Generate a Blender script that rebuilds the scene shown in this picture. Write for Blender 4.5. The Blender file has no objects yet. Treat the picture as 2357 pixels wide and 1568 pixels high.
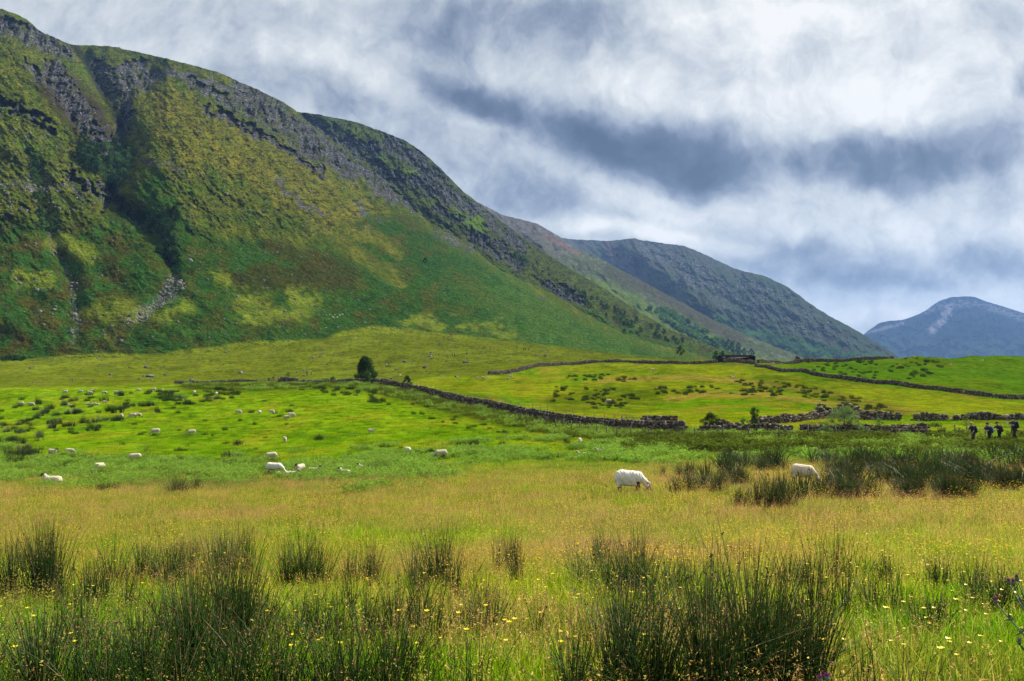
import bpy, math, random
import numpy as np
from math import radians, sin, cos, tan, atan, atan2, pi
random.seed(7); RNG = np.random.default_rng(7)
scene = bpy.context.scene
COL = scene.collection
# ------------------------------------------------------------ camera
DW, DH, F, VH = 2357.0, 1568.0, 1833.0, 850.0     # photo measured on a 2357x1568 grid, horizon at row 850
PITCH = atan((VH - DH / 2) / F)
cam_d = bpy.data.cameras.new("camera"); cam = bpy.data.objects.new("camera", cam_d); COL.objects.link(cam)
cam_d.sensor_width = 36.0; cam_d.lens = F / DW * 36.0
cam_d.clip_start = 0.1; cam_d.clip_end = 40000
cam.location = (0, 0, 0); cam.rotation_euler = (pi / 2 + PITCH, 0, 0)
scene.camera = cam
# ------------------------------------------------------------ light
EXPOSURE = 1.08
SUN_EL, SUN_AZ = 48.0, 52.0        # azimuth measured to the right of the view direction (+Y)
scene.view_settings.view_transform = 'Standard'; scene.view_settings.look = 'None'
scene.view_settings.gamma = 1.0; scene.view_settings.exposure = EXPOSURE
sd = bpy.data.lights.new("sun", 'SUN'); sd.energy = 5.0; sd.angle = radians(1.2); sd.color = (1.0, 0.93, 0.80)
sun = bpy.data.objects.new("sun", sd); COL.objects.link(sun)
sdir = np.array([sin(radians(SUN_AZ)) * cos(radians(SUN_EL)), cos(radians(SUN_AZ)) * cos(radians(SUN_EL)), sin(radians(SUN_EL))])
from mathutils import Vector, Matrix, Euler
sun.rotation_euler = Vector(-sdir).to_track_quat('-Z', 'Y').to_euler()
# ------------------------------------------------------------ world: cloudy sky
class NT:
    """little helper to write node trees"""
    def __init__(s, tree): s.t = tree; s.n = tree.nodes; s.l = tree.links
    def node(s, typ, **kw):
        n = s.n.new(typ)
        for k, v in kw.items(): setattr(n, k, v)
        return n
    def set(s, sock, v):
        if hasattr(v, 'is_output') or isinstance(v, bpy.types.NodeSocket): s.l.new(v, sock)
        else: sock.default_value = v
    def math(s, op, a, b=None, c=None, clamp=False):
        n = s.node('ShaderNodeMath', operation=op, use_clamp=clamp); s.set(n.inputs[0], a)
        if b is not None: s.set(n.inputs[1], b)
        if c is not None: s.set(n.inputs[2], c)
        return n.outputs[0]
    def vmath(s, op, a, b=None):
        n = s.node('ShaderNodeVectorMath', operation=op); s.set(n.inputs[0], a)
        if b is not None: s.set(n.inputs[3] if op == 'SCALE' else n.inputs[1], b)
        return n.outputs[1] if op == 'LENGTH' else n.outputs[0]
    def noise(s, vec, scale, detail=4, rough=0.55, dist=0.0, out='Fac'):
        n = s.node('ShaderNodeTexNoise'); s.set(n.inputs['Vector'], vec); n.inputs['Scale'].default_value = scale
        n.inputs['Detail'].default_value = detail; n.inputs['Roughness'].default_value = rough; n.inputs['Distortion'].default_value = dist
        return n.outputs[out]
    def mix(s, fac, a, b, blend='MIX'):
        n = s.node('ShaderNodeMix', data_type='RGBA', blend_type=blend); s.set(n.inputs[0], fac); s.set(n.inputs[6], a); s.set(n.inputs[7], b)
        return n.outputs[2]
    def maprange(s, v, a, b, c, d, smooth=False):
        n = s.node('ShaderNodeMapRange'); n.interpolation_type = 'SMOOTHSTEP' if smooth else 'LINEAR'
        s.set(n.inputs[0], v)
        for i, x in enumerate((a, b, c, d)): s.set(n.inputs[1 + i], x)
        return n.outputs[0]
    def ramp(s, fac, stops):
        n = s.node('ShaderNodeValToRGB'); s.set(n.inputs[0], fac); e = n.color_ramp.elements
        while len(e) < len(stops): e.new(0.5)
        for i, (p, c) in enumerate(stops): e[i].position = p; e[i].color = (*c, 1)
        return n.outputs[0]
def lin(c):
    c = np.asarray(c, float) / 255.0
    return np.where(c <= 0.04045, c / 12.92, ((c + 0.055) / 1.055) ** 2.4)
W = bpy.data.worlds.new("World"); scene.world = W; W.use_nodes = True
W.node_tree.nodes.clear(); w = NT(W.node_tree)
SKYG = 2 ** EXPOSURE
tc = w.node('ShaderNodeTexCoord').outputs['Generated']
sep = w.node('ShaderNodeSeparateXYZ'); w.l.new(tc, sep.inputs[0])
sx, sy, sz = sep.outputs
ay = w.math('MAXIMUM', w.math('ABSOLUTE', sy), 0.12)
comb = w.node('ShaderNodeCombineXYZ')
w.set(comb.inputs[0], w.math('DIVIDE', sx, ay)); w.set(comb.inputs[1], w.math('DIVIDE', sz, ay))
P = comb.outputs[0]                                  # direction as (x/y, z/y)
# turbulence that frays the cloud banks (finer and flatter towards the horizon)
nz = w.noise(P, 2.2, 5, 0.55, out='Color')
off = w.vmath('SCALE', w.vmath('SUBTRACT', nz, (0.5, 0.5, 0.5)), 0.16)
nz2 = w.noise(P, 9.0, 7, 0.66, out='Color')
off2 = w.vmath('SCALE', w.vmath('SUBTRACT', nz2, (0.5, 0.5, 0.5)), 0.038)
PW = w.vmath('ADD', w.vmath('ADD', P, off), off2)
# (u, v, half width, half height, tilt deg, brightness change)
CLOUDS = [
 (1150, 70, 420, 90, -6, -.20), (1420, 100, 200, 60, 8, -.10), (1010, 20, 300, 60, 0, -.05), (200, 30, 420, 120, 0, -.03),
 (560, 200, 70, 70, 0, -.16), (760, 230, 190, 50, 10, -.14), (640, 160, 300, 80, 8, .03), (820, 130, 160, 70, 0, .10),
 (1010, 190, 130, 42, 14, -.24), (1110, 215, 130, 45, 18, -.20), (1250, 270, 230, 62, 26, -.28), (1500, 335, 260, 85, 12, -.42),
 (1430, 300, 180, 60, 20, -.10), (1600, 370, 140, 70, 0, -.16), (1080, 350, 260, 90, 25, -.06), (1240, 400, 240, 95, 12, -.07),
 (1300, 455, 160, 55, 15, -.12), (1150, 430, 110, 60, 0, -.10), (1500, 460, 210, 40, 8, .12), (1420, 520, 190, 30, 5, .20), (1330, 500, 90, 30, 0, .10),
 (1380, 205, 170, 60, 8, .10), (1560, 170, 260, 90, 6, .13), (1750, 60, 200, 90, 0, .16), (1640, 240, 200, 45, 5, .10),
 (2030, 90, 330, 160, 0, .15), (2200, 210, 260, 95, -8, .14), (1930, 40, 160, 50, 0, .12), (2000, 235, 240, 60, 5, .12), (1900, 110, 120, 70, 0, -.10),
 (2290, 60, 80, 60, 10, -.12), (2350, 200, 45, 60, 0, -.26), (2150, 120, 60, 35, 0, -.08),
 (1960, 345, 210, 70, 3, -.36), (2120, 370, 210, 70, 6, -.26), (2330, 350, 150, 75, 0, -.18), (1790, 340, 90, 50, 0, -.16),
 (2010, 430, 60, 30, 0, .14), (1760, 425, 160, 55, 0, .02), (1800, 480, 300, 60, 4, .06), (2200, 480, 220, 60, 5, .05), (2330, 450, 120, 40, 0, -.10),
 (1900, 590, 210, 60, 8, -.16), (2000, 640, 260, 45, 3, -.20), (1800, 570, 140, 50, 0, -.08), (2280, 585, 190, 55, 5, -.20), (2350, 620, 160, 45, 0, -.10),
 (2130, 545, 150, 35, 0, .08), (2120, 650, 90, 30, 0, -.05), (1960, 725, 200, 30, 2, .16), (2330, 700, 160, 35, 0, .12), (1600, 545, 140, 25, 3, .12),
 (1720, 610, 110, 30, 15, -.10), (1150, 480, 180, 50, 10, -.08), (980, 290, 160, 60, 15, .02),
]
B = w.math('ADD', 0.74, 0.0)
for (u, v, ru, rv, ang, amp) in CLOUDS:
    m = w.node('ShaderNodeMapping'); m.vector_type = 'TEXTURE'; w.l.new(PW, m.inputs[0])
    m.inputs['Location'].default_value = ((u - DW / 2) / F, (VH - v) / F, 0)
    m.inputs['Rotation'].default_value = (0, 0, -radians(ang))
    m.inputs['Scale'].default_value = (ru / F * 1.35, rv / F * 1.35, 1)
    d = w.vmath('LENGTH', m.outputs[0])
    k = w.maprange(d, 1.0, 0.15, 0.0, amp, smooth=True)
    B = w.math('ADD', B, k)
fine = w.noise(PW, 5.0, 7, 0.58)
B = w.math('ADD', B, w.math('MULTIPLY', w.math('SUBTRACT', fine, 0.5), 0.60))
fine2 = w.noise(PW, 17.0, 6, 0.6)
B = w.math('ADD', B, w.math('MULTIPLY', w.math('SUBTRACT', fine2, 0.5), 0.50))
fine3 = w.noise(PW, 48.0, 4, 0.6)
B = w.math('ADD', B, w.math('MULTIPLY', w.math('SUBTRACT', fine3, 0.5), 0.22))
puff = w.noise(PW, 7.0, 5, 0.62)
B = w.math('ADD', B, w.math('MULTIPLY', w.math('SUBTRACT', w.math('ABSOLUTE', w.math('SUBTRACT', puff, 0.5)), 0.085), 0.75))
# high thin cloud gets paler
stops = [(0.08, (70, 80, 100)), (0.28, (100, 112, 132)), (0.46, (146, 156, 172)), (0.64, (192, 199, 205)), (0.82, (226, 229, 229)), (0.98, (255, 254, 250))]
cloudcol = w.ramp(B, [(p, tuple(lin(c) / SKYG)) for p, c in stops])
sky = w.node('ShaderNodeTexSky'); sky.sky_type = 'NISHITA'; sky.sun_disc = False
sky.sun_elevation = radians(SUN_EL); sky.sun_rotation = radians(SUN_AZ)
skyc = w.vmath('SCALE', sky.outputs[0], 0.10)
col = w.mix(0.93, skyc, cloudcol)
bg = w.node('ShaderNodeBackground'); w.l.new(col, bg.inputs[0]); bg.inputs[1].default_value = 1.0
wo = w.node('ShaderNodeOutputWorld'); w.l.new(bg.outputs[0], wo.inputs[0])
W.cycles.sampling_method = 'MANUAL'; W.cycles.sample_map_resolution = 512
scene.cycles.use_denoising = True; scene.cycles.max_bounces = 6; scene.cycles.diffuse_bounces = 2; scene.cycles.glossy_bounces = 2
scene.cycles.transmission_bounces = 3; scene.cycles.transparent_max_bounces = 4; scene.cycles.volume_bounces = 0
# ------------------------------------------------------------ numeric helpers
_perm = np.random.default_rng(11).permutation(1024).astype(np.int64)
_grad = np.random.default_rng(12).uniform(0, 2 * pi, 1024); _gx, _gy = np.cos(_grad), np.sin(_grad)
def perlin(x, y, seed=0):
    x = np.asarray(x, float); y = np.asarray(y, float)
    xi = np.floor(x).astype(np.int64); yi = np.floor(y).astype(np.int64); xf = x - xi; yf = y - yi
    def g(ix, iy, dx, dy):
        h = _perm[(_perm[(ix + seed * 17) & 1023] + iy) & 1023]
        return _gx[h] * dx + _gy[h] * dy
    u = xf * xf * xf * (xf * (xf * 6 - 15) + 10); v = yf * yf * yf * (yf * (yf * 6 - 15) + 10)
    a = g(xi, yi, xf, yf); b = g(xi + 1, yi, xf - 1, yf); c = g(xi, yi + 1, xf, yf - 1); d = g(xi + 1, yi + 1, xf - 1, yf - 1)
    return ((a * (1 - u) + b * u) * (1 - v) + (c * (1 - u) + d * u) * v) * 1.5
def fbm(x, y, octv=4, seed=0, rough=0.5, ridged=False):
    s = 0; a = 1; n = 0; f = 1
    for i in range(octv):
        p = perlin(x * f + 13.7 * i, y * f - 7.1 * i, seed + i)
        if ridged: p = 1 - 2 * np.abs(p)
        s = s + p * a; n += a; a *= rough; f *= 2.03
    return s / n
def sstep(x, a, b):
    t = np.clip((x - a) / (b - a), 0, 1); return t * t * (3 - 2 * t)
def ray(u, v):
    xc = (np.asarray(u, float) - DW / 2) / F; yc = (DH / 2 - np.asarray(v, float)) / F
    Y = cos(PITCH) - yc * sin(PITCH); Z = sin(PITCH) + yc * cos(PITCH)
    return xc / Y, Z / Y
def pix(X, Y, Z):
    fw = Y * cos(PITCH) + Z * sin(PITCH)
    return DW / 2 + F * X / fw, DH / 2 - F * (-Y * sin(PITCH) + Z * cos(PITCH)) / fw
def polyd(U, V, pts):
    """distance to a polyline and the parameter along it"""
    best = np.full(np.shape(U), 1e9); prm = np.zeros(np.shape(U)); n = len(pts) - 1
    for i in range(n):
        (x0, y0), (x1, y1) = pts[i][:2], pts[i + 1][:2]
        dx, dy = x1 - x0, y1 - y0; L = dx * dx + dy * dy
        t = np.clip(((U - x0) * dx + (V - y0) * dy) / L, 0, 1)
        d = np.hypot(U - x0 - t * dx, V - y0 - t * dy); m = d < best
        best = np.where(m, d, best); prm = np.where(m, (i + t) / n, prm)
    return best, prm
def inpoly(U, V, pts):
    ins = np.zeros(np.shape(U), bool); n = len(pts)
    for i in range(n):
        x0, y0 = pts[i]; x1, y1 = pts[(i + 1) % n]
        if y0 == y1: continue
        c = ((V >= min(y0, y1)) & (V < max(y0, y1))); xx = x0 + (V - y0) * (x1 - x0) / (y1 - y0)
        ins ^= c & (U < xx)
    return ins
def curve(pts, x): p = sorted(pts); return np.interp(x, [q[0] for q in p], [q[1] for q in p])
def scurve(pts, x, sm=25.0):
    """interpolated curve with rounded corners"""
    return (curve(pts, x) * 2 + curve(pts, np.asarray(x) - sm) + curve(pts, np.asarray(x) + sm) + curve(pts, np.asarray(x) - sm * .5) + curve(pts, np.asarray(x) + sm * .5)) / 6
def blend(c, m, new):
    m = np.asarray(m)[..., None]; return c * (1 - m) + np.asarray(new) * m
# ------------------------------------------------------------ object helpers
def mesh_from(name, V, faces, mat=None, smooth=False, mats=None, midx=None, col=None):
    """V (n,3); faces: (m,k) int array or list of arrays of equal-size faces"""
    me = bpy.data.meshes.new(name); V = np.asarray(V, np.float32).reshape(-1, 3)
    if isinstance(faces, np.ndarray): faces = [faces]
    faces = [np.asarray(f, np.int32) for f in faces if len(f)]
    loops = np.concatenate([f.ravel() for f in faces]); tot = np.concatenate([np.full(len(f), f.shape[1], np.int32) for f in faces])
    me.vertices.add(len(V)); me.vertices.foreach_set('co', V.ravel())
    me.loops.add(len(loops)); me.loops.foreach_set('vertex_index', loops)
    me.polygons.add(len(tot)); st = np.concatenate([[0], np.cumsum(tot)[:-1]]).astype(np.int32)
    me.polygons.foreach_set('loop_start', st); me.polygons.foreach_set('loop_total', tot)
    if smooth: me.polygons.foreach_set('use_smooth', np.ones(len(tot), bool))
    if col is not None:
        a = me.color_attributes.new('Col', 'FLOAT_COLOR', 'POINT'); c = np.ones((len(V), 4), np.float32); c[:, :3] = np.asarray(col); a.data.foreach_set('color', c.ravel())
    me.update(calc_edges=True)
    if mats:
        for m in mats: me.materials.append(m)
        if midx is not None: me.polygons.foreach_set('material_index', np.asarray(midx, np.int32))
    elif mat: me.materials.append(mat)
    return me
def obj(name, me, parent=None, loc=None, rotz=0, scale=1):
    o = bpy.data.objects.new(name, me); COL.objects.link(o)
    if parent is not None: o.parent = parent
    if loc is not None: o.location = loc
    if rotz: o.rotation_euler = (0, 0, rotz)
    if scale != 1: o.scale = (scale,) * 3 if not hasattr(scale, '__len__') else scale
    return o
def thing(name, label, cat, loc=(0, 0, 0), rotz=0, group=None, scale=1):
    o = obj(name, None, None, loc, rotz, scale); o['label'] = label; o['category'] = cat
    if group: o['group'] = group
    return o
def tag(o, label=None, cat=None, group=None, kind=None):
    if label: o['label'] = label
    if cat: o['category'] = cat
    if group: o['group'] = group
    if kind: o['kind'] = kind
    return o
def copy_tree(o, loc=None, rotz=None, scale=None, label=None, group=None, parent=None):
    c = o.copy(); COL.objects.link(c); c.parent = parent
    for ch in list(o.children): copy_tree(ch, parent=c)
    if loc is not None: c.location = loc
    if rotz is not None: c.rotation_euler = (0, 0, rotz)
    if scale is not None: c.scale = (scale,) * 3 if not hasattr(scale, '__len__') else scale
    if label: c['label'] = label
    if group: c['group'] = group
    return c
class Protos:
    """first use moves the prototype itself, later uses copy it"""
    def __init__(s, root): s.root = root; s.used = False
    def place(s, loc, rotz=0, scale=1, label=None, group=None):
        if s.used: return copy_tree(s.root, loc, rotz, scale, label, group)
        s.used = True; o = s.root; o.location = loc; o.rotation_euler = (0, 0, rotz)
        o.scale = (scale,) * 3 if not hasattr(scale, '__len__') else scale
        if label: o['label'] = label
        if group: o['group'] = group
        return o
# ------------------------------------------------------------ materials
def new_mat(name):
    m = bpy.data.materials.new(name); m.use_nodes = True; m.node_tree.nodes.clear(); return m, NT(m.node_tree)
def land_mat(name, scales, amp, bumps, rough=0.95, hue=None):
    """vertex-coloured land with procedural noise variation and bump. scales/bumps: (size in 1/m, weight)"""
    m, n = new_mat(name)
    geo = n.node('ShaderNodeNewGeometry').outputs['Position']
    att = n.node('ShaderNodeAttribute'); att.attribute_name = 'Col'
    f = None
    for sc, wt in scales:
        x = n.math('MULTIPLY', n.math('SUBTRACT', n.noise(geo, sc, 3, 0.6), 0.5), wt * 2)
        f = x if f is None else n.math('ADD', f, x)
    mul = n.math('ADD', 1.0, n.math('MULTIPLY', f, amp))
    mul = n.math('MAXIMUM', mul, 0.15)
    c = n.vmath('SCALE', att.outputs['Color'], mul)
    if hue:
        hx = n.maprange(n.noise(geo, hue[0], 3, 0.6), 0.35, 0.65, 0, 1)
        c = n.vmath('MULTIPLY', c, n.mix(hx, (*hue[1], 1), (*hue[2], 1)))
    b = None
    for sc, dist in bumps:
        bn = n.node('ShaderNodeBump'); bn.inputs['Strength'].default_value = 1.0; bn.inputs['Distance'].default_value = dist
        n.set(bn.inputs['Height'], n.noise(geo, sc, 4, 0.6))
        if b is not None: n.l.new(b, bn.inputs['Normal'])
        b = bn.outputs[0]
    p = n.node('ShaderNodeBsdfDiffuse'); n.l.new(c, p.inputs[0]); p.inputs['Roughness'].default_value = 0.6
    if b is not None: n.l.new(b, p.inputs['Normal'])
    o = n.node('ShaderNodeOutputMaterial'); n.l.new(p.outputs[0], o.inputs[0]); return m
def simple_mat(name, colr, rough=0.8, nscale=None, namp=0.3, bump=0.0, attr=None, obj_rand=0.0, transl=0.0, spec=0.3):
    m, n = new_mat(name)
    tco = n.node('ShaderNodeTexCoord').outputs['Object']
    if attr:
        a = n.node('ShaderNodeAttribute'); a.attribute_name = attr; c = a.outputs['Color']
        if colr is not None: c = n.vmath('MULTIPLY', c, colr)
    else:
        r = n.node('ShaderNodeRGB'); r.outputs[0].default_value = (*colr, 1); c = r.outputs[0]
    nf = None
    if nscale:
        nf = n.noise(tco, nscale, 4, 0.6)
        c = n.vmath('SCALE', c, n.maprange(nf, 0.25, 0.75, 1 - namp, 1 + namp))
    if obj_rand:
        oi = n.node('ShaderNodeObjectInfo').outputs['Random']
        c = n.vmath('SCALE', c, n.maprange(oi, 0, 1, 1 - obj_rand, 1 + obj_rand))
    p = n.node('ShaderNodeBsdfPrincipled'); n.set(p.inputs['Base Color'], c); p.inputs['Roughness'].default_value = rough
    p.inputs['Specular IOR Level'].default_value = spec
    if bump and nscale:
        bn = n.node('ShaderNodeBump'); bn.inputs['Distance'].default_value = bump; n.set(bn.inputs['Height'], nf); n.l.new(bn.outputs[0], p.inputs['Normal'])
    sh = p.outputs[0]
    if transl:
        t = n.node('ShaderNodeBsdfTranslucent'); n.set(t.inputs[0], c); mx = n.node('ShaderNodeMixShader'); mx.inputs[0].default_value = transl
        n.l.new(sh, mx.inputs[1]); n.l.new(t.outputs[0], mx.inputs[2]); sh = mx.outputs[0]
    o = n.node('ShaderNodeOutputMaterial'); n.l.new(sh, o.inputs[0]); return m
# ------------------------------------------------------------ the ground as a height function
GU = [-400, 0, 300, 600, 900, 1200, 1500, 1800, 2100, 2357, 2750]
ROWS = [  # (distance, photo row of the ground at that distance for each column of GU)
 (4.5, [1572] * 11),
 (8, [1412, 1412, 1412, 1410, 1408, 1404, 1400, 1400, 1400, 1400, 1400]),
 (12, [1322, 1322, 1320, 1318, 1312, 1306, 1300, 1298, 1298, 1298, 1298]),
 (20, [1240, 1240, 1236, 1230, 1224, 1216, 1208, 1203, 1203, 1203, 1203]),
 (32, [1180, 1180, 1178, 1174, 1162, 1146, 1134, 1130, 1130, 1130, 1130]),
 (55, [1112, 1112, 1110, 1106, 1096, 1080, 1068, 1062, 1060, 1060, 1060]),
 (75, [1074, 1073, 1072, 1070, 1062, 1046, 1028, 1018, 1014, 1012, 1010]),
 (95, [1026, 1026, 1026, 1026, 1022, 1008, 996, 988, 984, 980, 978]),
 (125, [968, 968, 966, 960, 956, 962, 964, 954, 956, 958, 958]),
 (160, [918, 917, 911, 906, 914, 930, 934, 920, 934, 944, 948]),
 (200, [894, 893, 889, 885, 888, 894, 893, 886, 908, 920, 926]),
 (250, [886, 886, 884, 880, 875, 868, 862, 859, 870, 884, 890]),
 (300, [866, 866, 864, 862, 857, 846, 839, 841, 844, 848, 852]),
 (345, [852, 851, 851, 849, 843, 835, 835, 836, 825, 823.5, 823]),
 (450, [826, 826, 820, 810, 803, 813, 829, 842, 846, 844, 842]),
 (560, [815, 815, 808, 785, 768, 790, 828, 848, 850, 848, 846]),
 (800, [845] * 6 + [850] * 5),
 (1500, [856] * 11), (4500, [852.5] * 11)]
_au = np.linspace(-0.92, 0.92, 369)
_tab = []
for (Yr, vs) in ROWS:
    a_, t_ = ray(np.array(GU), np.array(vs, float))
    tt = np.interp(_au, a_, t_)
    k = np.exp(-np.linspace(-2, 2, 41) ** 2); k /= k.sum()
    tt = np.convolve(np.pad(tt, 20, 'edge'), k, 'valid')
    _tab.append(tt * Yr)
_tab = np.array(_tab); _lY = np.log(np.array([r[0] for r in ROWS]))
_sl = np.zeros_like(_tab)
_d = np.diff(_tab, axis=0) / np.diff(_lY)[:, None]
_sl[1:-1] = 0.5 * (_d[1:] + _d[:-1]); _sl[0] = _d[0]; _sl[-1] = _d[-1]
SWELLS = []   # low rises: (u, v-row distance Y, half width m, half depth m, height m)
def ground_base(X, Y):
    X = np.asarray(X, float); Y = np.asarray(Y, float)
    r = np.hypot(X, Y); th = np.clip(np.arctan2(X, Y), -radians(41.5), radians(41.5))
    Ye = np.clip(r * np.cos(th), 0.01, 4400); a = np.tan(th)
    ly = np.log(np.maximum(Ye, 4.5)); i = np.clip(np.searchsorted(_lY, ly) - 1, 0, len(_lY) - 2)
    fa = np.clip((a + 0.92) / 1.84 * 368, 0, 367.999); ia = fa.astype(int); wa = fa - ia
    def G(T, k): return T[k, ia] * (1 - wa) + T[k, ia + 1] * wa
    h = _lY[i + 1] - _lY[i]; t = (ly - _lY[i]) / h
    z = (2 * t**3 - 3 * t**2 + 1) * G(_tab, i) + (t**3 - 2 * t**2 + t) * h * G(_sl, i) + (-2 * t**3 + 3 * t**2) * G(_tab, i + 1) + (t**3 - t**2) * h * G(_sl, i + 1)
    near = np.clip(Ye / 4.5, 0, 1); z0 = G(_tab, np.zeros_like(i))
    return np.where(Ye < 4.5, -1.62 + (z0 + 1.62) * near * near, z)
def GZ(X, Y):
    X = np.asarray(X, float); Y = np.asarray(Y, float); r = np.hypot(X, Y)
    z = ground_base(X, Y)
    n1 = (fbm(X / 26, Y / 26, 3, 3) * 1.3 + fbm(X / 8, Y / 9, 2, 4) * .22) * sstep(r, 70, 260) * (1 + 1.2 * sstep(r, 280, 420))
    n2 = fbm(X / 3.1, Y / 3.1, 3, 5) * 0.10 * sstep(r, 3, 12)
    return z + n1 + n2
def gp(u, v, Y0=3.5, Y1=700, n=900):
    """where the line of sight through photo point (u, v) first meets the ground"""
    a, t = ray(u, v); Y = np.exp(np.linspace(math.log(Y0), math.log(Y1), n))
    d = Y * t - GZ(a * Y, Y); k = np.where(d <= 0)[0]
    if len(k) == 0: return M1.at(u, v)
    else:
        k = k[0]
        if k == 0: Yh = Y[0]
        else: f = d[k - 1] / (d[k - 1] - d[k]); Yh = Y[k - 1] + f * (Y[k] - Y[k - 1])
    X = float(a * Yh); return X, float(Yh), float(GZ(X, Yh))
# ------------------------------------------------------------ what grows where on the ground
GG = 2.6                          # display gain used to turn photo colours into base colours
def C(r, g, b, k=1.0): return lin((r, g, b)) / GG * k
WALL_A = [(395, 886), (470, 885), (560, 884), (625, 881), (690, 876), (760, 871), (830, 873), (880, 883), (930, 893), (985, 907), (1040, 921), (1140, 942), (1240, 962), (1330, 972), (1420, 983), (1500, 990), (1590, 993), (1680, 997), (1780, 1001), (1900, 1005), (2040, 1007), (2160, 1010), (2357, 1012)]
WALL_B = [(1120, 866), (1180, 858), (1240, 846), (1300, 838), (1350, 836), (1420, 837), (1500, 840), (1600, 840), (1660, 841), (1740, 843)]
WALL_C = [(1738, 842), (1790, 856), (1850, 866), (1920, 878), (1990, 888), (2080, 895), (2160, 899), (2260, 908), (2357, 917)]
def ground_color(X, Y, Z):
    U, V = pix(X, np.maximum(Y, 1.0), Z)
    far = sstep(Y, 40, 120)
    j1 = fbm(X / 9, Y / 14, 4, 21) ; j2 = fbm(X / 2.2, Y / 2.2, 4, 22); j3 = fbm(X / 38, Y / 60, 4, 23); j4 = fbm(X / 0.8, Y / 0.8, 3, 24)
    j5 = fbm(X / 5, Y / 7, 3, 26) + 1.3 * fbm(X / 19, Y / 80, 2, 28); Uw = U + j3 * 60; Vw = V + j1 * 16 + j3 * 22 + j5 * 16 * sstep(V, 1020, 1060)
    meadow = C(164, 182, 38); green = C(112, 168, 12); tan = C(176, 158, 84); olive = C(138, 140, 32); deep = C(40, 84, 20)
    bright = C(152, 192, 22); ylw = C(186, 190, 44); sage = C(112, 150, 44); dark = C(58, 74, 20); moor = C(134, 148, 30)
    c = np.ones(X.shape + (3,)) * meadow
    c = blend(c, sstep(j2 + j1 * .8, -.1, .3) * .85, C(142, 182, 20))
    c = blend(c, sstep(fbm(X / 4, Y / 4, 3, 30), .05, .4) * .55, tan)
    # tan flowering grass bands
    c = blend(c, sstep(Vw, 1050, 1090) * (1 - sstep(Vw, 1190, 1260)) * (.30 + .9 * j3 + .5 * j1), tan)
    c = blend(c, sstep(V, 1340, 1500) * sstep(j1, -.3, .3) * .8, green)
    # middle distance, left of the long wall: bright grazed field
    up = 1 - sstep(Vw, 1035, 1075)
    c = blend(c, up, bright)
    c = blend(c, up * sstep(j1 + j2 * .6, -.05, .35) * .65, ylw)
    c = blend(c, up * sstep(j2 - j1, .1, .4) * .6, C(92, 144, 12)); c = blend(c, up * sstep(fbm(X / 1.3, Y / 2.2, 3, 27), .12, .4) * .55, C(70, 116, 10))
    # sage coloured thistly band
    bl = sstep(Vw, 1052, 1075) * (1 - sstep(Vw, 1112, 1135)) * (1 - sstep(Uw, 850, 1150))
    bm = sstep(Vw, 1030, 1045) * (1 - sstep(Vw, 1066, 1085)) * sstep(Uw, 780, 960)
    c = blend(c, np.clip((bl + bm) * (.30 + 1.3 * j2 + j1), 0, .8), sage)
    # strip of rank grass below the long wall
    d, _ = polyd(Uw, V, WALL_A)
    yA = curve(WALL_A, U)
    below = sstep(V - yA, -4, 4)
    wd = np.interp(U, [400, 700, 1000, 1300, 1600, 2000, 2357], [10, 22, 34, 34, 30, 34, 44])
    c = blend(c, below * (1 - sstep(V - yA, wd * .6, wd * 1.3 + 4)) * sstep(U, 380, 440) * .85, C(84, 98, 26))
    # beyond the long wall
    mid = (1 - below) * sstep(U, 820, 900)
    mcol = blend(blend(np.ones(X.shape + (3,)) * C(168, 182, 26), sstep(j1 + j3, -.1, .4) * .7, C(180, 172, 48)), sstep(j3 - j1, .05, .45) * .8, C(120, 176, 12))
    mcol = blend(mcol, sstep(j5 + j2 * .6, .1, .5) * .6, C(104, 138, 14)); c = c * (1 - mid[..., None]) + mcol * mid[..., None]
    rid = (1 - sstep(np.abs(polyd(U, V, [(1535, 918), (1640, 906), (1760, 910), (1900, 928), (2080, 956)])[0]), 2, 9)) + (1 - sstep(np.abs(polyd(U, V, [(1380, 876), (1600, 868), (1760, 884), (1900, 905), (2100, 948)])[0]), 2, 9))
    c = blend(c, np.clip(rid, 0, 1) * mid * .8, C(196, 172, 76))
    marsh = (1 - sstep(polyd(Uw, Vw, [(1290, 928), (1400, 915), (1480, 898)])[0], 10, 34)) + (1 - sstep(polyd(Uw, Vw, [(1750, 872), (1850, 895), (1960, 925), (2080, 950)])[0], 4, 22)) * .8
    c = blend(c, np.clip(marsh, 0, 1) * mid * (.5 + .3 * j2), C(96, 112, 20))
    # field right of wall C
    yC = curve(WALL_C, U); rf = (1 - sstep(V - yC, -3, 3)) * sstep(U, 1735, 1760) * sstep(V, 812, 818)
    rc = blend(np.ones(X.shape + (3,)) * C(112, 158, 14), sstep(j1 + j3, 0, .4) * .6, C(142, 158, 22))
    c = c * (1 - rf[..., None]) + rc * rf[..., None]
    # moor behind wall A (left) and wall B
    yT = curve([(-400, 894), (0, 893), (380, 888)] + WALL_A[:8] + [(900, 886), (1000, 868), (1110, 866)] + WALL_B + [(1760, 830), (2800, 800)], U)
    mo = (1 - sstep(V - yT, -3, 2)) * (1 - sstep(U, 1720, 1760))
    mc = blend(np.ones(X.shape + (3,)) * moor, sstep(j1 + j3, -.1, .35) * .75, C(150, 152, 44))
    mc = blend(mc, sstep(j2 + j1, .15, .5) * .6, C(84, 120, 16))
    mc = blend(mc, sstep(j3 - .4 * j1, .1, .4) * .6, C(150, 172, 40))
    mc = blend(mc, sstep(j4 + j2 * .5, .34, .42) * .5, C(120, 118, 100))
    c = c * (1 - mo[..., None]) + mc * mo[..., None]
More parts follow.
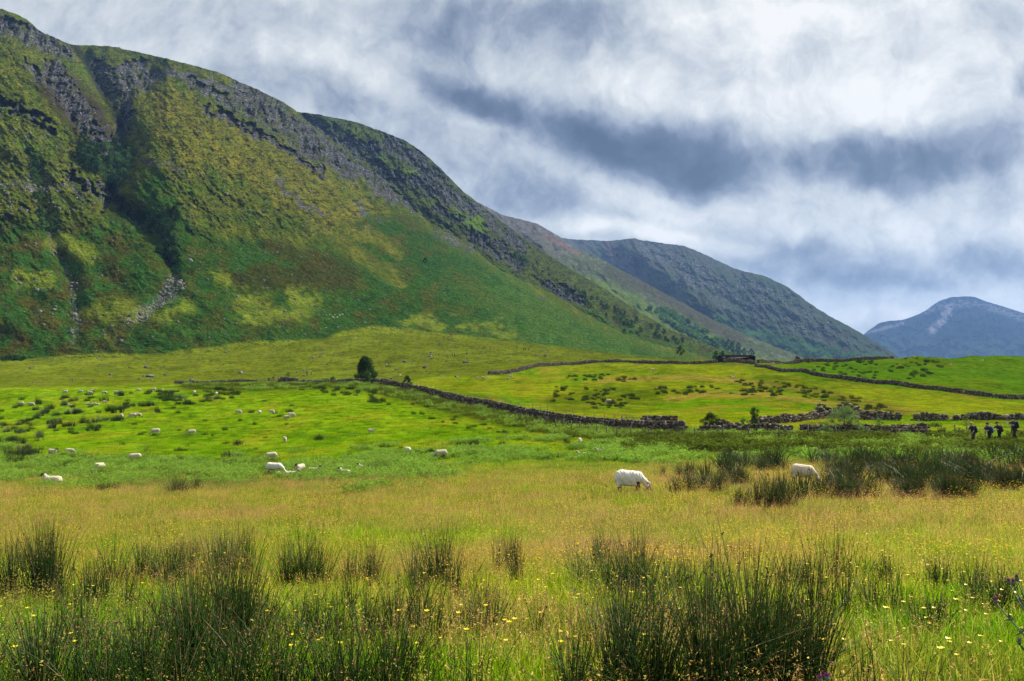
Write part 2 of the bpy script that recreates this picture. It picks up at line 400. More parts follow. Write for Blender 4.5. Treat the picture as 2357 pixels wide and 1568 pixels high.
    c = blend(c, sstep(-BRK(Uw, V) * -1, -6, 6) * (1 - sstep(U, 1640, 1720)) * sstep(Y, 380, 420), C(44, 84, 30))
    return np.clip(c, 0.002, 0.9)
# the lower edge of the bracken as a photo curve
BRK_EDGE = [(-400, 822), (0, 830), (60, 826), (150, 818), (260, 812), (360, 817), (400, 808), (500, 797), (560, 786), (640, 783), (740, 780), (790, 762), (860, 748), (930, 757), (1000, 764), (1090, 774), (1200, 788), (1320, 802), (1450, 818), (1560, 828), (1660, 834), (1720, 838), (1760, 842), (2800, 842)]
def BRK(U, V): return curve(BRK_EDGE, U) - V
ground_mat = land_mat('meadow_ground', [(0.05, .4), (0.14, .6), (0.5, 1.0), (1.7, .8), (7, .6)], 0.95, [(1.6, .25), (6, .10)], hue=(0.9, (1.1, .96, .9), (.86, 1.04, .95)))
def build_ground():
    ang = np.concatenate([np.linspace(-pi, -0.66, 90, endpoint=False), np.linspace(-0.66, 0.66, 800), np.linspace(0.66, pi, 90)[1:]])
    rr = np.exp(np.linspace(math.log(0.7), math.log(4600), 640)); rr = np.concatenate([[0.0], rr])
    # more rings where the fields are seen
    A, R = np.meshgrid(ang, rr); X = R * np.sin(A); Y = R * np.cos(A); Z = GZ(X, Y)
    back = Y < 1
    col = ground_color(X, np.where(back, 1.0 + R * 0.05, Y), Z)
    n, m = A.shape
    idx = np.arange(n * m).reshape(n, m)
    f = np.stack([idx[:-1, :-1], idx[:-1, 1:], idx[1:, 1:], idx[1:, :-1]], -1).reshape(-1, 4)
    me = mesh_from('ground', np.stack([X, Y, Z], -1).reshape(-1, 3), f, ground_mat, True, col=col.reshape(-1, 3))
    tag(obj('ground', me), kind='structure')
build_ground()
# ------------------------------------------------------------ hills
class Hill:
    def __init__(s, name, crest, base, Yb, Yc, relief, color, mat, nu, ns, jag=1.0, back=900, kind='structure'):
        s.crest, s.base, s.Ybp, s.Ycp, s.relief = crest, base, Yb, Yc, relief
        us = np.linspace(crest[0][0], crest[-1][0], nu)
        vc = scurve(crest, us, 10); a, tcr = ray(us, vc)
        tcr = tcr + (fbm(us / 14, us * 0 + 3, 4, 41) * 2.6 + fbm(us / 60, us * 0 + 9, 3, 42) * 2.0) * jag / F
        _, tb = ray(us, curve(base, us))
        s.a, s.tc, s.tb, s.us = a, tcr, tb, us
        front = np.linspace(0, 1, ns) ** 0.95
        S = front[:, None] * np.ones(nu); A = np.ones((ns, 1)) * a[None]
        T = tb[None] + (tcr - tb)[None] * S
        Yv = s.Y(A, T, S)
        X, Z = A * Yv, T * Yv
        # back side
        kb = np.linspace(0, 1, 26)[1:, None]
        Yl = Yv[-1][None]; Zl = Z[-1][None]
        Yb2 = Yl + back * (kb ** 1.2) * (0.4 + kb); Zb = Zl - (Zl + 30) * (kb ** 1.6); Xb = A[-1][None] * Yl + (A[-1][None]) * (Yb2 - Yl) * 0.5
        Xa = np.concatenate([X, Xb]); Ya = np.concatenate([Yv, Yb2]); Za = np.concatenate([Z, Zb])
        U = A * F + DW / 2; V = VH - T * F
        Uf, Vf = pix(X, Yv, Z)
        col = color(Uf, Vf, X, Yv, Z, S, np.ones((ns, 1)) * us[None])
        col = np.concatenate([col, np.repeat(col[-1][None], 25, 0)])
        n, m = Xa.shape; idx = np.arange(n * m).reshape(n, m)
        f = np.stack([idx[:-1, :-1], idx[:-1, 1:], idx[1:, 1:], idx[1:, :-1]], -1).reshape(-1, 4)
        me = mesh_from(name, np.stack([Xa, Ya, Za], -1).reshape(-1, 3), f, mat, True, col=np.clip(col, .002, .9).reshape(-1, 3))
        s.o = tag(obj(name, me), kind=kind)
    def Y(s, A, T, S=None):
        tb = np.interp(A, s.a, s.tb); tc = np.interp(A, s.a, s.tc)
        if S is None: S = np.clip((T - tb) / np.maximum(tc - tb, 1e-6), 0, 1)
        U = A * F + DW / 2
        yb = scurve(s.Ybp, U, 60); yc = scurve(s.Ycp, U, 60)
        Yp = 1.0 / (1 / yb + (1 / yc - 1 / yb) * S)
        Yp = Yp + (yc - yb) * (0.22 * np.maximum(S - .82, 0) ** 2 / .0324 * .5)
        Uf, Vf = pix(A * Yp, Yp, T * Yp)
        return Yp + s.relief(Uf, Vf, S) * Yp / 1000.0
    def at(s, u, v):
        a, t = ray(u, v); Y = float(s.Y(np.array([float(a)]), np.array([float(t)]))[0]); return float(a) * Y, Y, float(t) * Y
LH = 1.6
def H(r, g, b, k=1.0): return lin((r, g, b)) / LH * k
M1_CREST = [(-420, -160), (-200, -70), (-60, 2), (0, 20), (30, 30), (50, 38), (72, 52), (88, 70), (112, 80), (150, 98), (172, 104), (230, 105), (260, 107), (300, 116), (380, 134), (450, 152), (500, 166), (560, 192), (600, 210), (640, 228), (672, 248), (692, 265), (714, 284), (748, 310), (816, 365), (870, 402), (912, 433), (987, 495), (1055, 536), (1110, 570), (1158, 604), (1243, 650), (1346, 708), (1432, 757), (1500, 784), (1570, 806), (1645, 829), (1700, 842)]
M1_BASE = [(-420, 856), (0, 856), (400, 852), (700, 852), (900, 852), (1200, 852), (1500, 854), (1700, 856)]
M1_YB = [(-420, 400), (0, 415), (400, 430), (700, 480), (900, 520), (1200, 520), (1400, 560), (1700, 760)]
M1_YC = [(-420, 1050), (0, 1120), (300, 1230), (690, 1380), (900, 1420), (1100, 1380), (1300, 1250), (1500, 1080), (1700, 900)]
GULLY1 = [(165, 100), (205, 150), (222, 190), (258, 245), (283, 305), (286, 350), (262, 410), (256, 460), (305, 492), (355, 540), (385, 590), (402, 640), (368, 690), (330, 730), (310, 760)]
GULLY2 = [(40, 300), (66, 350), (85, 420), (105, 500), (120, 560), (150, 610), (163, 650), (170, 700), (180, 740), (165, 790)]
CRAG_BITS = [  # rocky bands: polyline and half width
 ([(0, 50), (60, 78), (100, 95), (150, 118)], 26), ([(-100, 20), (0, 60)], 30),
 ([(205, 150), (260, 165), (330, 150)], 15), ([(235, 190), (275, 205), (345, 180)], 30), ([(282, 200), (292, 260), (280, 300)], 22),
 ([(120, 170), (170, 235), (215, 300), (245, 345)], 36),
 ([(440, 190), (510, 225), (580, 265)], 15), ([(560, 210), (620, 258), (690, 305), (735, 335)], 42), ([(700, 300), (760, 360), (815, 400)], 30), ([(700, 350), (780, 372), (830, 400)], 16),
 ([(480, 250), (560, 290), (640, 330), (740, 400)], 12), ([(830, 380), (870, 420), (930, 450)], 20), ([(860, 430), (905, 455), (960, 470)], 15),
 ([(900, 440), (990, 500), (1060, 540), (1160, 608)], 10), ([(380, 165), (470, 185), (560, 215)], 10),
 ([(1000, 540), (1060, 562), (1110, 585)], 10), ([(640, 420), (680, 455), (710, 490)], 9), ([(720, 480), (745, 500)], 7), ([(240, 420), (275, 470)], 14),
 ([(160, 400), (210, 430), (245, 475)], 12), ([(60, 410), (140, 425), (200, 455)], 9), ([(0, 425), (60, 430), (120, 438)], 7), ([(0, 230), (60, 260), (120, 300)], 13), ([(60, 150), (110, 190)], 14),
 ([(820, 470), (850, 500), (880, 515)], 8), ([(960, 560), (1000, 580), (1040, 600)], 7), ([(330, 370), (420, 388)], 6), ([(420, 515), (460, 525)], 5), ([(1120, 630), (1200, 672), (1260, 700)], 7)]
def crag_mask(U, V, bits):
    m = np.zeros(U.shape)
    Uw = U + fbm(U / 30, V / 30, 3, 51) * 22; Vw = V + fbm(U / 25, V / 25, 3, 52) * 22
    for pts, wdt in bits:
        d, _ = polyd(Uw, Vw, pts); m = np.maximum(m, 1 - sstep(d, wdt * .35, wdt * 1.1))
    return m
def m1_relief(U, V, S):
    env = sstep(S, 0, .12)
    R = fbm(U / 150, V / 110, 3, 61) * 26
    Rr = (U + V * 1.1)  # ribs run down the slope, to the lower right
    R = R + fbm((U * .75 - V * .55) / 26, (U * .5 + V * .8) / 60, 4, 62, .6) * 21 * (1 - .8 * sstep(V, 480, 620))
    R = R + fbm(U / 10, V / 7, 4, 63, .6) * 5 * (1 - .75 * sstep(V, 480, 620))
    cm = crag_mask(U, V, [q for q in CRAG_BITS if q[1] >= 12])
    R = R + cm * (fbm((U + V * .4) / 30, V / 44, 5, 64, .56, True) * 60)
    g1, p1 = polyd(U, V, GULLY1); dp = np.interp(p1, [0, .1, .3, .5, .65, .8, 1], [30, 90, 130, 100, 46, 20, 3]); wd = np.interp(p1, [0, .15, .35, .5, .7, 1], [18, 32, 42, 34, 18, 10])
    R = R + dp * np.exp(-(g1 / wd) ** 2 * 1.2)
    g2, p2 = polyd(U, V, GULLY2); R = R + np.interp(p2, [0, .2, .6, 1], [8, 30, 22, 4]) * np.exp(-(g2 / 20) ** 2)
    # the left buttress and the rounded dome stand forward of the ravine
    R = R - 55 * np.exp(-(((U - 60) / 130) ** 2 + ((V - 300) / 230) ** 2)) - 60 * np.exp(-(((U - 420) / 120) ** 2 + ((V - 330) / 200) ** 2))
    g3, p3 = polyd(U, V, [(700, 330), (820, 460), (900, 540), (1000, 640)]); R = R + 18 * np.exp(-(g3 / 26) ** 2)
    g4, p4 = polyd(U, V, [(480, 440), (620, 520), (760, 620)]); R = R + 10 * np.exp(-(g4 / 24) ** 2)
    # crest rounding left of the ravine head
    R = R + 120 * sstep(S, .72, 1) * sstep(U, 165, 200) * (1 - sstep(U, 330, 400))
    return R * env
def m1_color(U, V, X, Y, Z, S, US):
    n1 = fbm(U / 60, V / 45, 4, 71); n2 = fbm(U / 16, V / 9, 4, 72); n3 = fbm(U / 5, V / 2.6, 3, 73); n4 = fbm(U / 2.2, V / 1.8, 2, 74); n5 = fbm((U * .8 - V * .5) / 14, (U * .5 + V * .8) / 60, 4, 75)
    Uw = U + n1 * 40 + n2 * 10; Vw = V + n1 * 36 + n2 * 12
    c = np.ones(U.shape + (3,)) * H(94, 106, 34)
    c = blend(c, sstep(n5 + n2 * .5, -.05, .4) * .7, H(134, 138, 46))
    c = blend(c, sstep(n1 - n5 * .6, .0, .4) * .7, H(84, 112, 28))
    # golden shoulder of the dome
    gold = 1 - sstep(polyd(Uw, Vw, [(380, 250), (430, 330), (520, 330), (640, 400), (760, 470), (900, 560)])[0], 30, 80)
    c = blend(c, gold * .6 * (0.6 + .6 * n5), H(156, 144, 54))
    # dark heather flecks, ledges
    c = blend(c, sstep(n3 + n2 * .9, .02, .30) * .8 * (1 - .6 * sstep(V, 520, 640)), H(40, 46, 26)); c = c * (1 + .5 * n3 + .5 * n4)[..., None]
    c = blend(c, sstep(fbm(U / 26, V / 7, 4, 76) + n3 * .35, .2, .42) * .8 * (1 - sstep(V, 480, 600)), H(52, 50, 42))
    # reddish brown flank of the ravine
    br = 1 - sstep(polyd(Uw, Vw, [(125, 190), (190, 260), (235, 330)])[0], 22, 60)
    c = blend(c, br * .95, H(58, 46, 36)); c = blend(c, br * sstep(n2, .1, .35) * .8, H(80, 84, 40))
    # crags
    cm = crag_mask(U, V, CRAG_BITS)
    rock = H(74, 74, 82)[None, None] * (1 + (fbm(U / 9, V / 14, 4, 77, .6, True)[..., None]) * .55)
    rock = blend(rock, sstep(n2 + n3 * .6, .05, .35) * .8, H(34, 34, 30)); rock = blend(rock, sstep(n4 + n3 * .5, .16, .34) * .85, H(166, 164, 170))
    rock = blend(rock, sstep(n5 * .6 + n2 + n3 * .3, .05, .25) * .8, H(84, 90, 36))
    c = c * (1 - cm[..., None] * .9) + rock * (cm[..., None] * .9)
    # bracken slopes
    edge = curve([(-420, 470), (0, 490), (90, 505), (150, 520), (230, 500), (285, 455), (300, 420), (330, 392), (372, 396), (410, 470), (440, 520), (540, 545), (640, 552), (690, 565), (740, 555), (780, 510), (840, 505), (900, 485), (960, 505), (1020, 550), (1100, 590), (1170, 632), (1260, 690), (1340, 735), (1430, 775), (1560, 815), (1700, 845)], Uw)
    bk = sstep(Vw - edge + n3 * 14, -16, 20)
    tongue = 1 - sstep(polyd(Uw, Vw, [(770, 560), (830, 590), (880, 620), (915, 640)])[0], 8, 26)
    bk = bk * (1 - tongue * .9)
    yb = 1 - sstep(polyd(Uw, Vw, [(780, 540), (860, 545), (915, 575)])[0], 8, 22); bk = bk * (1 - yb * .8)
    bcol = np.ones(U.shape + (3,)) * H(54, 84, 26)
    bcol = blend(bcol, sstep(n1 + .6 * n5, -.05, .3) * .8, H(74, 78, 24))
    bcol = blend(bcol, sstep(Uw, 950, 1250) * .75, H(76, 108, 42))
    bcol = blend(bcol, sstep(-n1 + n5 * .5, .05, .35) * .55, H(46, 84, 32))
    bcol = blend(bcol, (1 - sstep(Uw, 240, 420)) * sstep(-n5 + n1, -.1, .3) * .6, H(70, 62, 26))
    bro = 1 - sstep(polyd(Uw, Vw, [(640, 560), (720, 600), (800, 640), (560, 640)])[0], 12, 44); bcol = blend(bcol, bro * .65, H(66, 60, 24))
    bcol = bcol * (1.12 + .8 * n3[..., None] + .6 * n4[..., None] + .3 * n2[..., None])
    for q, wq in (([(560, 690), (600, 690)], 20), ([(670, 684), (720, 690)], 16), ([(200, 712), (250, 720)], 24), ([(40, 640), (110, 640)], 14), ([(500, 640), (530, 648)], 14), ([(270, 715), (370, 730), (420, 700)], 20), ([(560, 735), (700, 725)], 20), ([(930, 735), (1010, 750)], 14), ([(1050, 745), (1180, 765)], 9), ([(130, 560), (200, 580)], 20)):
        m = 1 - sstep(polyd(Uw, Vw + n2 * 8, q)[0] + n3 * 12, wq * .1, wq * 1.6); bcol = blend(bcol, m * .85, H(124, 138, 40))
    scree = 1 - sstep(polyd(Uw, V, [(402, 640), (385, 680), (350, 700), (320, 722), (300, 738)])[0], 3, 20)
    bcol = blend(bcol, scree * sstep(n4 + n3, .0, .3) * .9, H(140, 138, 130))
    sc2 = 1 - sstep(polyd(U + n2 * 12, V, GULLY2[3:])[0], 2, 9); bcol = blend(bcol, sc2 * sstep(n4 + n3, .0, .3) * .9, H(120, 116, 108))
    c = c * (1 - bk[..., None]) + bcol * bk[..., None]
    # below the bracken edge the slope is moorland
    lo = sstep(-BRK(Uw * .3 + U * .7, V), -3, 4)
    c = c * (1 - lo[..., None]) + (blend(np.ones(U.shape + (3,)) * H(122, 134, 32), sstep(n2, 0, .3) * .7, H(96, 118, 22))) * lo[..., None]
    # loose pale stones everywhere
    st = sstep(fbm(U / 2.4, V / 2.0, 2, 78), .52, .62) * sstep(n1 + n2 + .2, 0, .5)
    c = blend(c, st * .8, H(168, 168, 164))
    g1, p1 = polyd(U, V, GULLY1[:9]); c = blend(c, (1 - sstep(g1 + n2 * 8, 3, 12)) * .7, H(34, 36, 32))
    return c
hill_mat = land_mat('hillside', [(0.02, .4), (0.1, .8), (0.35, 1.0), (.9, .8)], 0.75, [(0.05, 6), (0.22, 3.2)])
M1 = Hill('hillside', M1_CREST, M1_BASE, M1_YB, M1_YC, m1_relief, m1_color, hill_mat, 1150, 640)
# second shoulder behind
B_CREST = [(560, 300), (640, 262), (690, 257), (750, 267), (830, 284), (900, 311), (930, 322), (962, 342), (1000, 374), (1030, 404), (1060, 435), (1090, 459), (1125, 486), (1158, 514), (1226, 563), (1295, 609), (1380, 657), (1466, 715), (1552, 763), (1640, 797), (1730, 828), (1790, 846)]
B_CRAGS = [([(700, 285), (800, 330), (870, 350)], 20), ([(900, 330), (960, 370), (1020, 430), (1080, 480)], 26), ([(880, 400), (960, 420), (1040, 460)], 22), ([(780, 320), (860, 372), (930, 420)], 20), ([(1060, 450), (1130, 510), (1210, 575)], 16), ([(1090, 545), (1150, 580), (1200, 610)], 22), ([(1130, 560), (1180, 600)], 20), ([(1250, 655), (1330, 690)], 12), ([(1000, 480), (1060, 510)], 12), ([(1290, 660), (1340, 690)], 12)]
def b_relief(U, V, S):
    R = fbm(U / 110, V / 80, 3, 81) * 26 + fbm((U * .7 - V * .6) / 18, (U * .5 + V * .8) / 44, 4, 82) * 28 + fbm(U / 9, V / 7, 4, 83, .6) * 9
    R = R + crag_mask(U, V, B_CRAGS) * fbm(U / 14, V / 22, 5, 84, .62, True) * 36
    g, p = polyd(U, V, [(700, 275), (830, 350), (880, 420), (1000, 520), (1100, 560)]); R = R + 26 * np.exp(-(g / 22) ** 2)
    return R * sstep(S, 0, .1)
def b_color(U, V, X, Y, Z, S, US):
    n1 = fbm(U / 50, V / 35, 4, 91); n2 = fbm(U / 14, V / 8, 4, 92); n3 = fbm(U / 5, V / 3, 3, 93); n4 = fbm(U / 2.4, V / 2, 2, 94)
    c = np.ones(U.shape + (3,)) * H(84, 98, 40)
    c = blend(c, sstep(n1 + n2 * .5, -.05, .35) * .6, H(100, 124, 44))
    c = blend(c, sstep(n3 + n2, -.1, .3) * .8, H(56, 54, 46))
    for q, wq in (([(830, 350), (880, 362)], 12), ([(900, 395), (960, 402)], 10), ([(1060, 495), (1110, 515)], 16)):
        m = 1 - sstep(polyd(U + n2 * 20, V + n1 * 20, q)[0], wq * .5, wq * 1.6); c = blend(c, m * .85, H(104, 134, 40))
    cm = crag_mask(U, V, B_CRAGS)
    rock = H(78, 80, 88)[None, None] * (1 + fbm(U / 8, V / 12, 4, 97, .6, True)[..., None] * .5)
    rock = blend(rock, sstep(n2 + n3 * .6, 0, .35) * .8, H(44, 44, 42)); rock = blend(rock, sstep(n4 + n3 * .5, .22, .45) * .8, H(160, 160, 166)); rock = blend(rock, sstep(n1 + n2, .05, .3) * .7, H(80, 86, 38))
    c = c * (1 - cm[..., None] * .85) + rock * cm[..., None] * .85
    lowg = sstep(V - curve([(900, 560), (1000, 560), (1150, 620), (1300, 700), (1450, 765), (1600, 815)], U) + n1 * 30, -18, 10); c = blend(c, lowg * .8, H(70, 104, 40))
    st = sstep(fbm(U / 2.2, V / 2, 2, 98), .5, .6); c = blend(c, st * .7, H(150, 152, 156))
    return c
M1B = Hill('hillside_shoulder', B_CREST, [(560, 850), (1790, 858)], [(560, 1000), (1200, 760), (1500, 800), (1790, 900)], [(560, 1750), (900, 1800), (1200, 1700), (1500, 1350), (1790, 1150)], b_relief, b_color, hill_mat, 900, 460)
# hill 2
H2_CREST = [(1000, 440), (1060, 452), (1107, 469), (1140, 486), (1158, 496), (1190, 503), (1237, 514), (1262, 530), (1288, 545), (1329, 573), (1380, 594), (1430, 622), (1496, 657), (1569, 696), (1642, 737), (1716, 770), (1790, 800), (1850, 824), (1900, 846)]
def h2_relief(U, V, S):
    return (fbm(U / 80, V / 60, 3, 101) * 30 + fbm((U * .7 - V * .6) / 16, (U * .6 + V * .8) / 50, 4, 102) * 24 + fbm(U / 8, V / 7, 4, 103, .6) * 4) * sstep(S, 0, .1)
def h2_color(U, V, X, Y, Z, S, US):
    n1 = fbm(U / 45, V / 32, 4, 111); n2 = fbm(U / 12, V / 8, 4, 112); n3 = fbm(U / 4, V / 3, 3, 113)
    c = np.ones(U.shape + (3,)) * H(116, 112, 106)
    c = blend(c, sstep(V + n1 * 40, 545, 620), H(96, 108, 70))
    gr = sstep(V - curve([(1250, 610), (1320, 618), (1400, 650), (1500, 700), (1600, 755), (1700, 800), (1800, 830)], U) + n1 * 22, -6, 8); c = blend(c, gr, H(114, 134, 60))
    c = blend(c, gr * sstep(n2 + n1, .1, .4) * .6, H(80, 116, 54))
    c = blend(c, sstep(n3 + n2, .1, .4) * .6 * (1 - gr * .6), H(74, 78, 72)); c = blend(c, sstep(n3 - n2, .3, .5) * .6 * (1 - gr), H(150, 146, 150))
    pk = 1 - sstep(polyd(U, V, [(1258, 545), (1290, 562), (1330, 585)])[0], 1, 6); c = blend(c, pk * .6, H(150, 112, 108))
    rd = 1 - sstep(polyd(U, V, [(1400, 625), (1500, 668), (1600, 725), (1700, 780)])[0] + n2 * 8, 6, 20); c = blend(c, rd * .6, H(84, 76, 66))
    return c
hill2_mat = land_mat('far_hillside', [(0.01, .4), (0.05, .9), (0.16, 1.0)], 0.7, [(0.03, 11), (0.10, 6)])
HB2 = Hill('hill_beyond', H2_CREST, [(1000, 856), (1900, 858)], [(1000, 1900), (1400, 1600), (1900, 1900)], [(1000, 3400), (1300, 3100), (1600, 2600), (1900, 2300)], h2_relief, h2_color, hill2_mat, 620, 330, .8)
H3_CREST = [(1180, 560), (1250, 546), (1290, 547), (1310, 551), (1350, 552), (1400, 555), (1430, 552), (1455, 548), (1475, 553), (1500, 556), (1569, 565), (1600, 576), (1642, 595), (1697, 621), (1730, 628), (1759, 635), (1807, 657), (1862, 697), (1900, 722), (1935, 741), (1989, 771), (2020, 790), (2044, 806), (2075, 826), (2110, 846)]
H3_CR = [([(1480, 565), (1550, 600), (1620, 625)], 20), ([(1560, 640), (1640, 655), (1700, 690)], 22), ([(1700, 650), (1790, 680), (1860, 725)], 20), ([(1720, 700), (1800, 730), (1880, 765)], 22), ([(1640, 690), (1700, 720)], 14), ([(1420, 580), (1480, 620)], 16), ([(1900, 750), (1960, 785)], 12)]
def h3_relief(U, V, S):
    R = fbm(U / 70, V / 50, 3, 121) * 34 + fbm((U * .7 - V * .6) / 15, (U * .6 + V * .8) / 40, 4, 122) * 30 + fbm(U / 7, V / 6, 4, 123, .6) * 6
    R = R + crag_mask(U, V, H3_CR) * fbm(U / 10, V / 22, 5, 124, .62, True) * 12
    g, p = polyd(U, V, [(1330, 560), (1370, 600), (1430, 640), (1520, 680)]); R = R + 60 * np.exp(-(g / 40) ** 2)
    g, p = polyd(U, V, [(1455, 552), (1500, 610), (1580, 660), (1640, 710)]); R = R - 50 * np.exp(-(g / 26) ** 2)
    return R * sstep(S, 0, .1)
def h3_color(U, V, X, Y, Z, S, US):
    n1 = fbm(U / 40, V / 28, 4, 131); n2 = fbm(U / 11, V / 8, 4, 132); n3 = fbm(U / 4, V / 3, 3, 133)
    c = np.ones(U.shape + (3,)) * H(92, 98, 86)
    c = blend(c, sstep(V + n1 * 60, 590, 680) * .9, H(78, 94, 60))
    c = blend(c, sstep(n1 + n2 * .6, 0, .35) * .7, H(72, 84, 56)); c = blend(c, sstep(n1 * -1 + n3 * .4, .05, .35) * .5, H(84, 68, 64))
    cm = crag_mask(U, V, H3_CR); c = blend(c, cm * sstep(n3 + n2 * .4, .0, .3) * .6, H(140, 142, 150)); c = blend(c, cm * sstep(-n3 + n2 * .4, .1, .35) * .8, H(52, 54, 60))
    pk = 1 - sstep(polyd(U + n2 * 10, V, [(1400, 570), (1430, 600), (1480, 640)])[0], 6, 24); c = blend(c, pk * .6, H(110, 88, 90))
    lo = sstep(V - curve([(1500, 700), (1640, 735), (1760, 760), (1900, 795), (2050, 830)], U) + n1 * 30, -12, 12); c = blend(c, lo * .9, H(72, 112, 50))
    return c
HB3 = Hill('third_hill', H3_CREST, [(1180, 856), (2110, 858)], [(1180, 3600), (1600, 3000), (2110, 3300)], [(1180, 5400), (1500, 5200), (1800, 4400), (2110, 3700)], h3_relief, h3_color, hill2_mat, 640, 330, .8)
H4_CREST = [(1880, 860), (1940, 800), (1989, 770), (2000, 759), (2016, 748), (2033, 740), (2050, 739), (2077, 737), (2100, 729), (2125, 719), (2140, 708), (2154, 697), (2170, 690), (2190, 684), (2210, 683), (2234, 682), (2250, 686), (2263, 692), (2311, 706), (2357, 721), (2450, 760), (2600, 800), (2760, 846)]
def h4_relief(U, V, S):
    R = fbm(U / 60, V / 40, 3, 141) * 50 + fbm(U / 16, V / 20, 4, 142) * 36 + fbm(U / 6, V / 6, 3, 143) * 6
    g, p = polyd(U, V, [(2180, 700), (2150, 740), (2130, 770)]); R = R + 60 * np.exp(-(g / 16) ** 2)
    return R * sstep(S, 0, .1)
def h4_color(U, V, X, Y, Z, S, US):
    n1 = fbm(U / 30, V / 16, 4, 151); n2 = fbm(U / 9, V / 5, 4, 152)
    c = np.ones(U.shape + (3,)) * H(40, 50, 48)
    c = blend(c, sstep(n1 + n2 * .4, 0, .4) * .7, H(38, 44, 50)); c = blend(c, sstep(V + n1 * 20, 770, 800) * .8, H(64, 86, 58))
    sc = 1 - sstep(polyd(U + n2 * 12, V + n2 * 8, [(2130, 718), (2180, 702), (2240, 700), (2300, 714), (2357, 735)])[0], 3, 13); c = blend(c, sc * .55 * sstep(n2, -.3, .2), H(150, 146, 156))
    s2 = 1 - sstep(polyd(U + n2 * 14, V, [(2185, 706), (2170, 735), (2145, 760)])[0], 3, 14); c = blend(c, s2 * .75, H(180, 172, 182))
    s3 = 1 - sstep(polyd(U + n2 * 10, V, [(2000, 766), (2050, 752), (2080, 744)])[0], 1, 6); c = blend(c, s3 * .6, H(150, 140, 150))
    return c
HB4 = Hill('far_mountain', H4_CREST, [(1880, 864), (2760, 858)], [(1880, 6600), (2760, 6400)], [(1880, 8000), (2200, 9200), (2760, 8500)], h4_relief, h4_color, hill2_mat, 520, 220, .6, 1600)
# ------------------------------------------------------------ air
def build_haze():
    x0, x1, y0, y1, z0, z1 = -6500, 9500, -4800, 11500, -210, 1010
    V = np.array([(x, y, z) for x in (x0, x1) for y in (y0, y1) for z in (z0, z1)], float)
    f = np.array([(0, 1, 3, 2), (4, 6, 7, 5), (0, 4, 5, 1), (2, 3, 7, 6), (0, 2, 6, 4), (1, 5, 7, 3)])
    m, n = new_mat('air')
    v = n.node('ShaderNodeVolumePrincipled'); v.inputs['Color'].default_value = (0.27, 0.50, 1.0, 1); v.inputs['Density'].default_value = HAZE; v.inputs['Anisotropy'].default_value = 0.0
    o = n.node('ShaderNodeOutputMaterial'); n.l.new(v.outputs[0], o.inputs['Volume'])
    tag(obj('haze', mesh_from('haze', V, f, m)), kind='stuff')
HAZE = 4.8e-5
build_haze()
# ------------------------------------------------------------ grass and other small vegetation
def blade_mat(name, transl=0.5, attr='gcol', vary=0.35):
    m, n = new_mat(name)
    ia = n.node('ShaderNodeAttribute'); ia.attribute_type = 'INSTANCER'; ia.attribute_name = attr
    va = n.node('ShaderNodeAttribute'); va.attribute_name = 'Col'
    c = n.vmath('MULTIPLY', ia.outputs['Color'], va.outputs['Color'])
    d = n.node('ShaderNodeBsdfDiffuse'); n.l.new(c, d.inputs[0])
    t = n.node('ShaderNodeBsdfTranslucent'); n.l.new(n.vmath('SCALE', c, 1.15), t.inputs[0])
    mx = n.node('ShaderNodeMixShader'); mx.inputs[0].default_value = transl; n.l.new(d.outputs[0], mx.inputs[1]); n.l.new(t.outputs[0], mx.inputs[2])
    o = n.node('ShaderNodeOutputMaterial'); n.l.new(mx.outputs[0], o.inputs[0]); return m
GRASS_M = blade_mat('grass_blade')
class Buf:
    """collects quads/tris with a colour per vertex"""
    def __init__(s): s.V = []; s.Q = []; s.T = []; s.C = []; s.n = 0
    def add(s, V, Q=None, T=None, C=(1, 1, 1)):
        V = np.asarray(V, float).reshape(-1, 3); k = len(V)
        if Q is not None and len(Q): s.Q.append(np.asarray(Q) + s.n)
        if T is not None and len(T): s.T.append(np.asarray(T) + s.n)
        C = np.asarray(C, float); s.C.append(np.broadcast_to(C, (k, 3)) if C.ndim == 1 else C.reshape(-1, 3)); s.V.append(V); s.n += k
    def mesh(s, name, mat, smooth=False):
        fs = []
        if s.Q: fs.append(np.concatenate(s.Q))
        if s.T: fs.append(np.concatenate(s.T))
        return mesh_from(name, np.concatenate(s.V), fs, mat, smooth, col=np.concatenate(s.C))
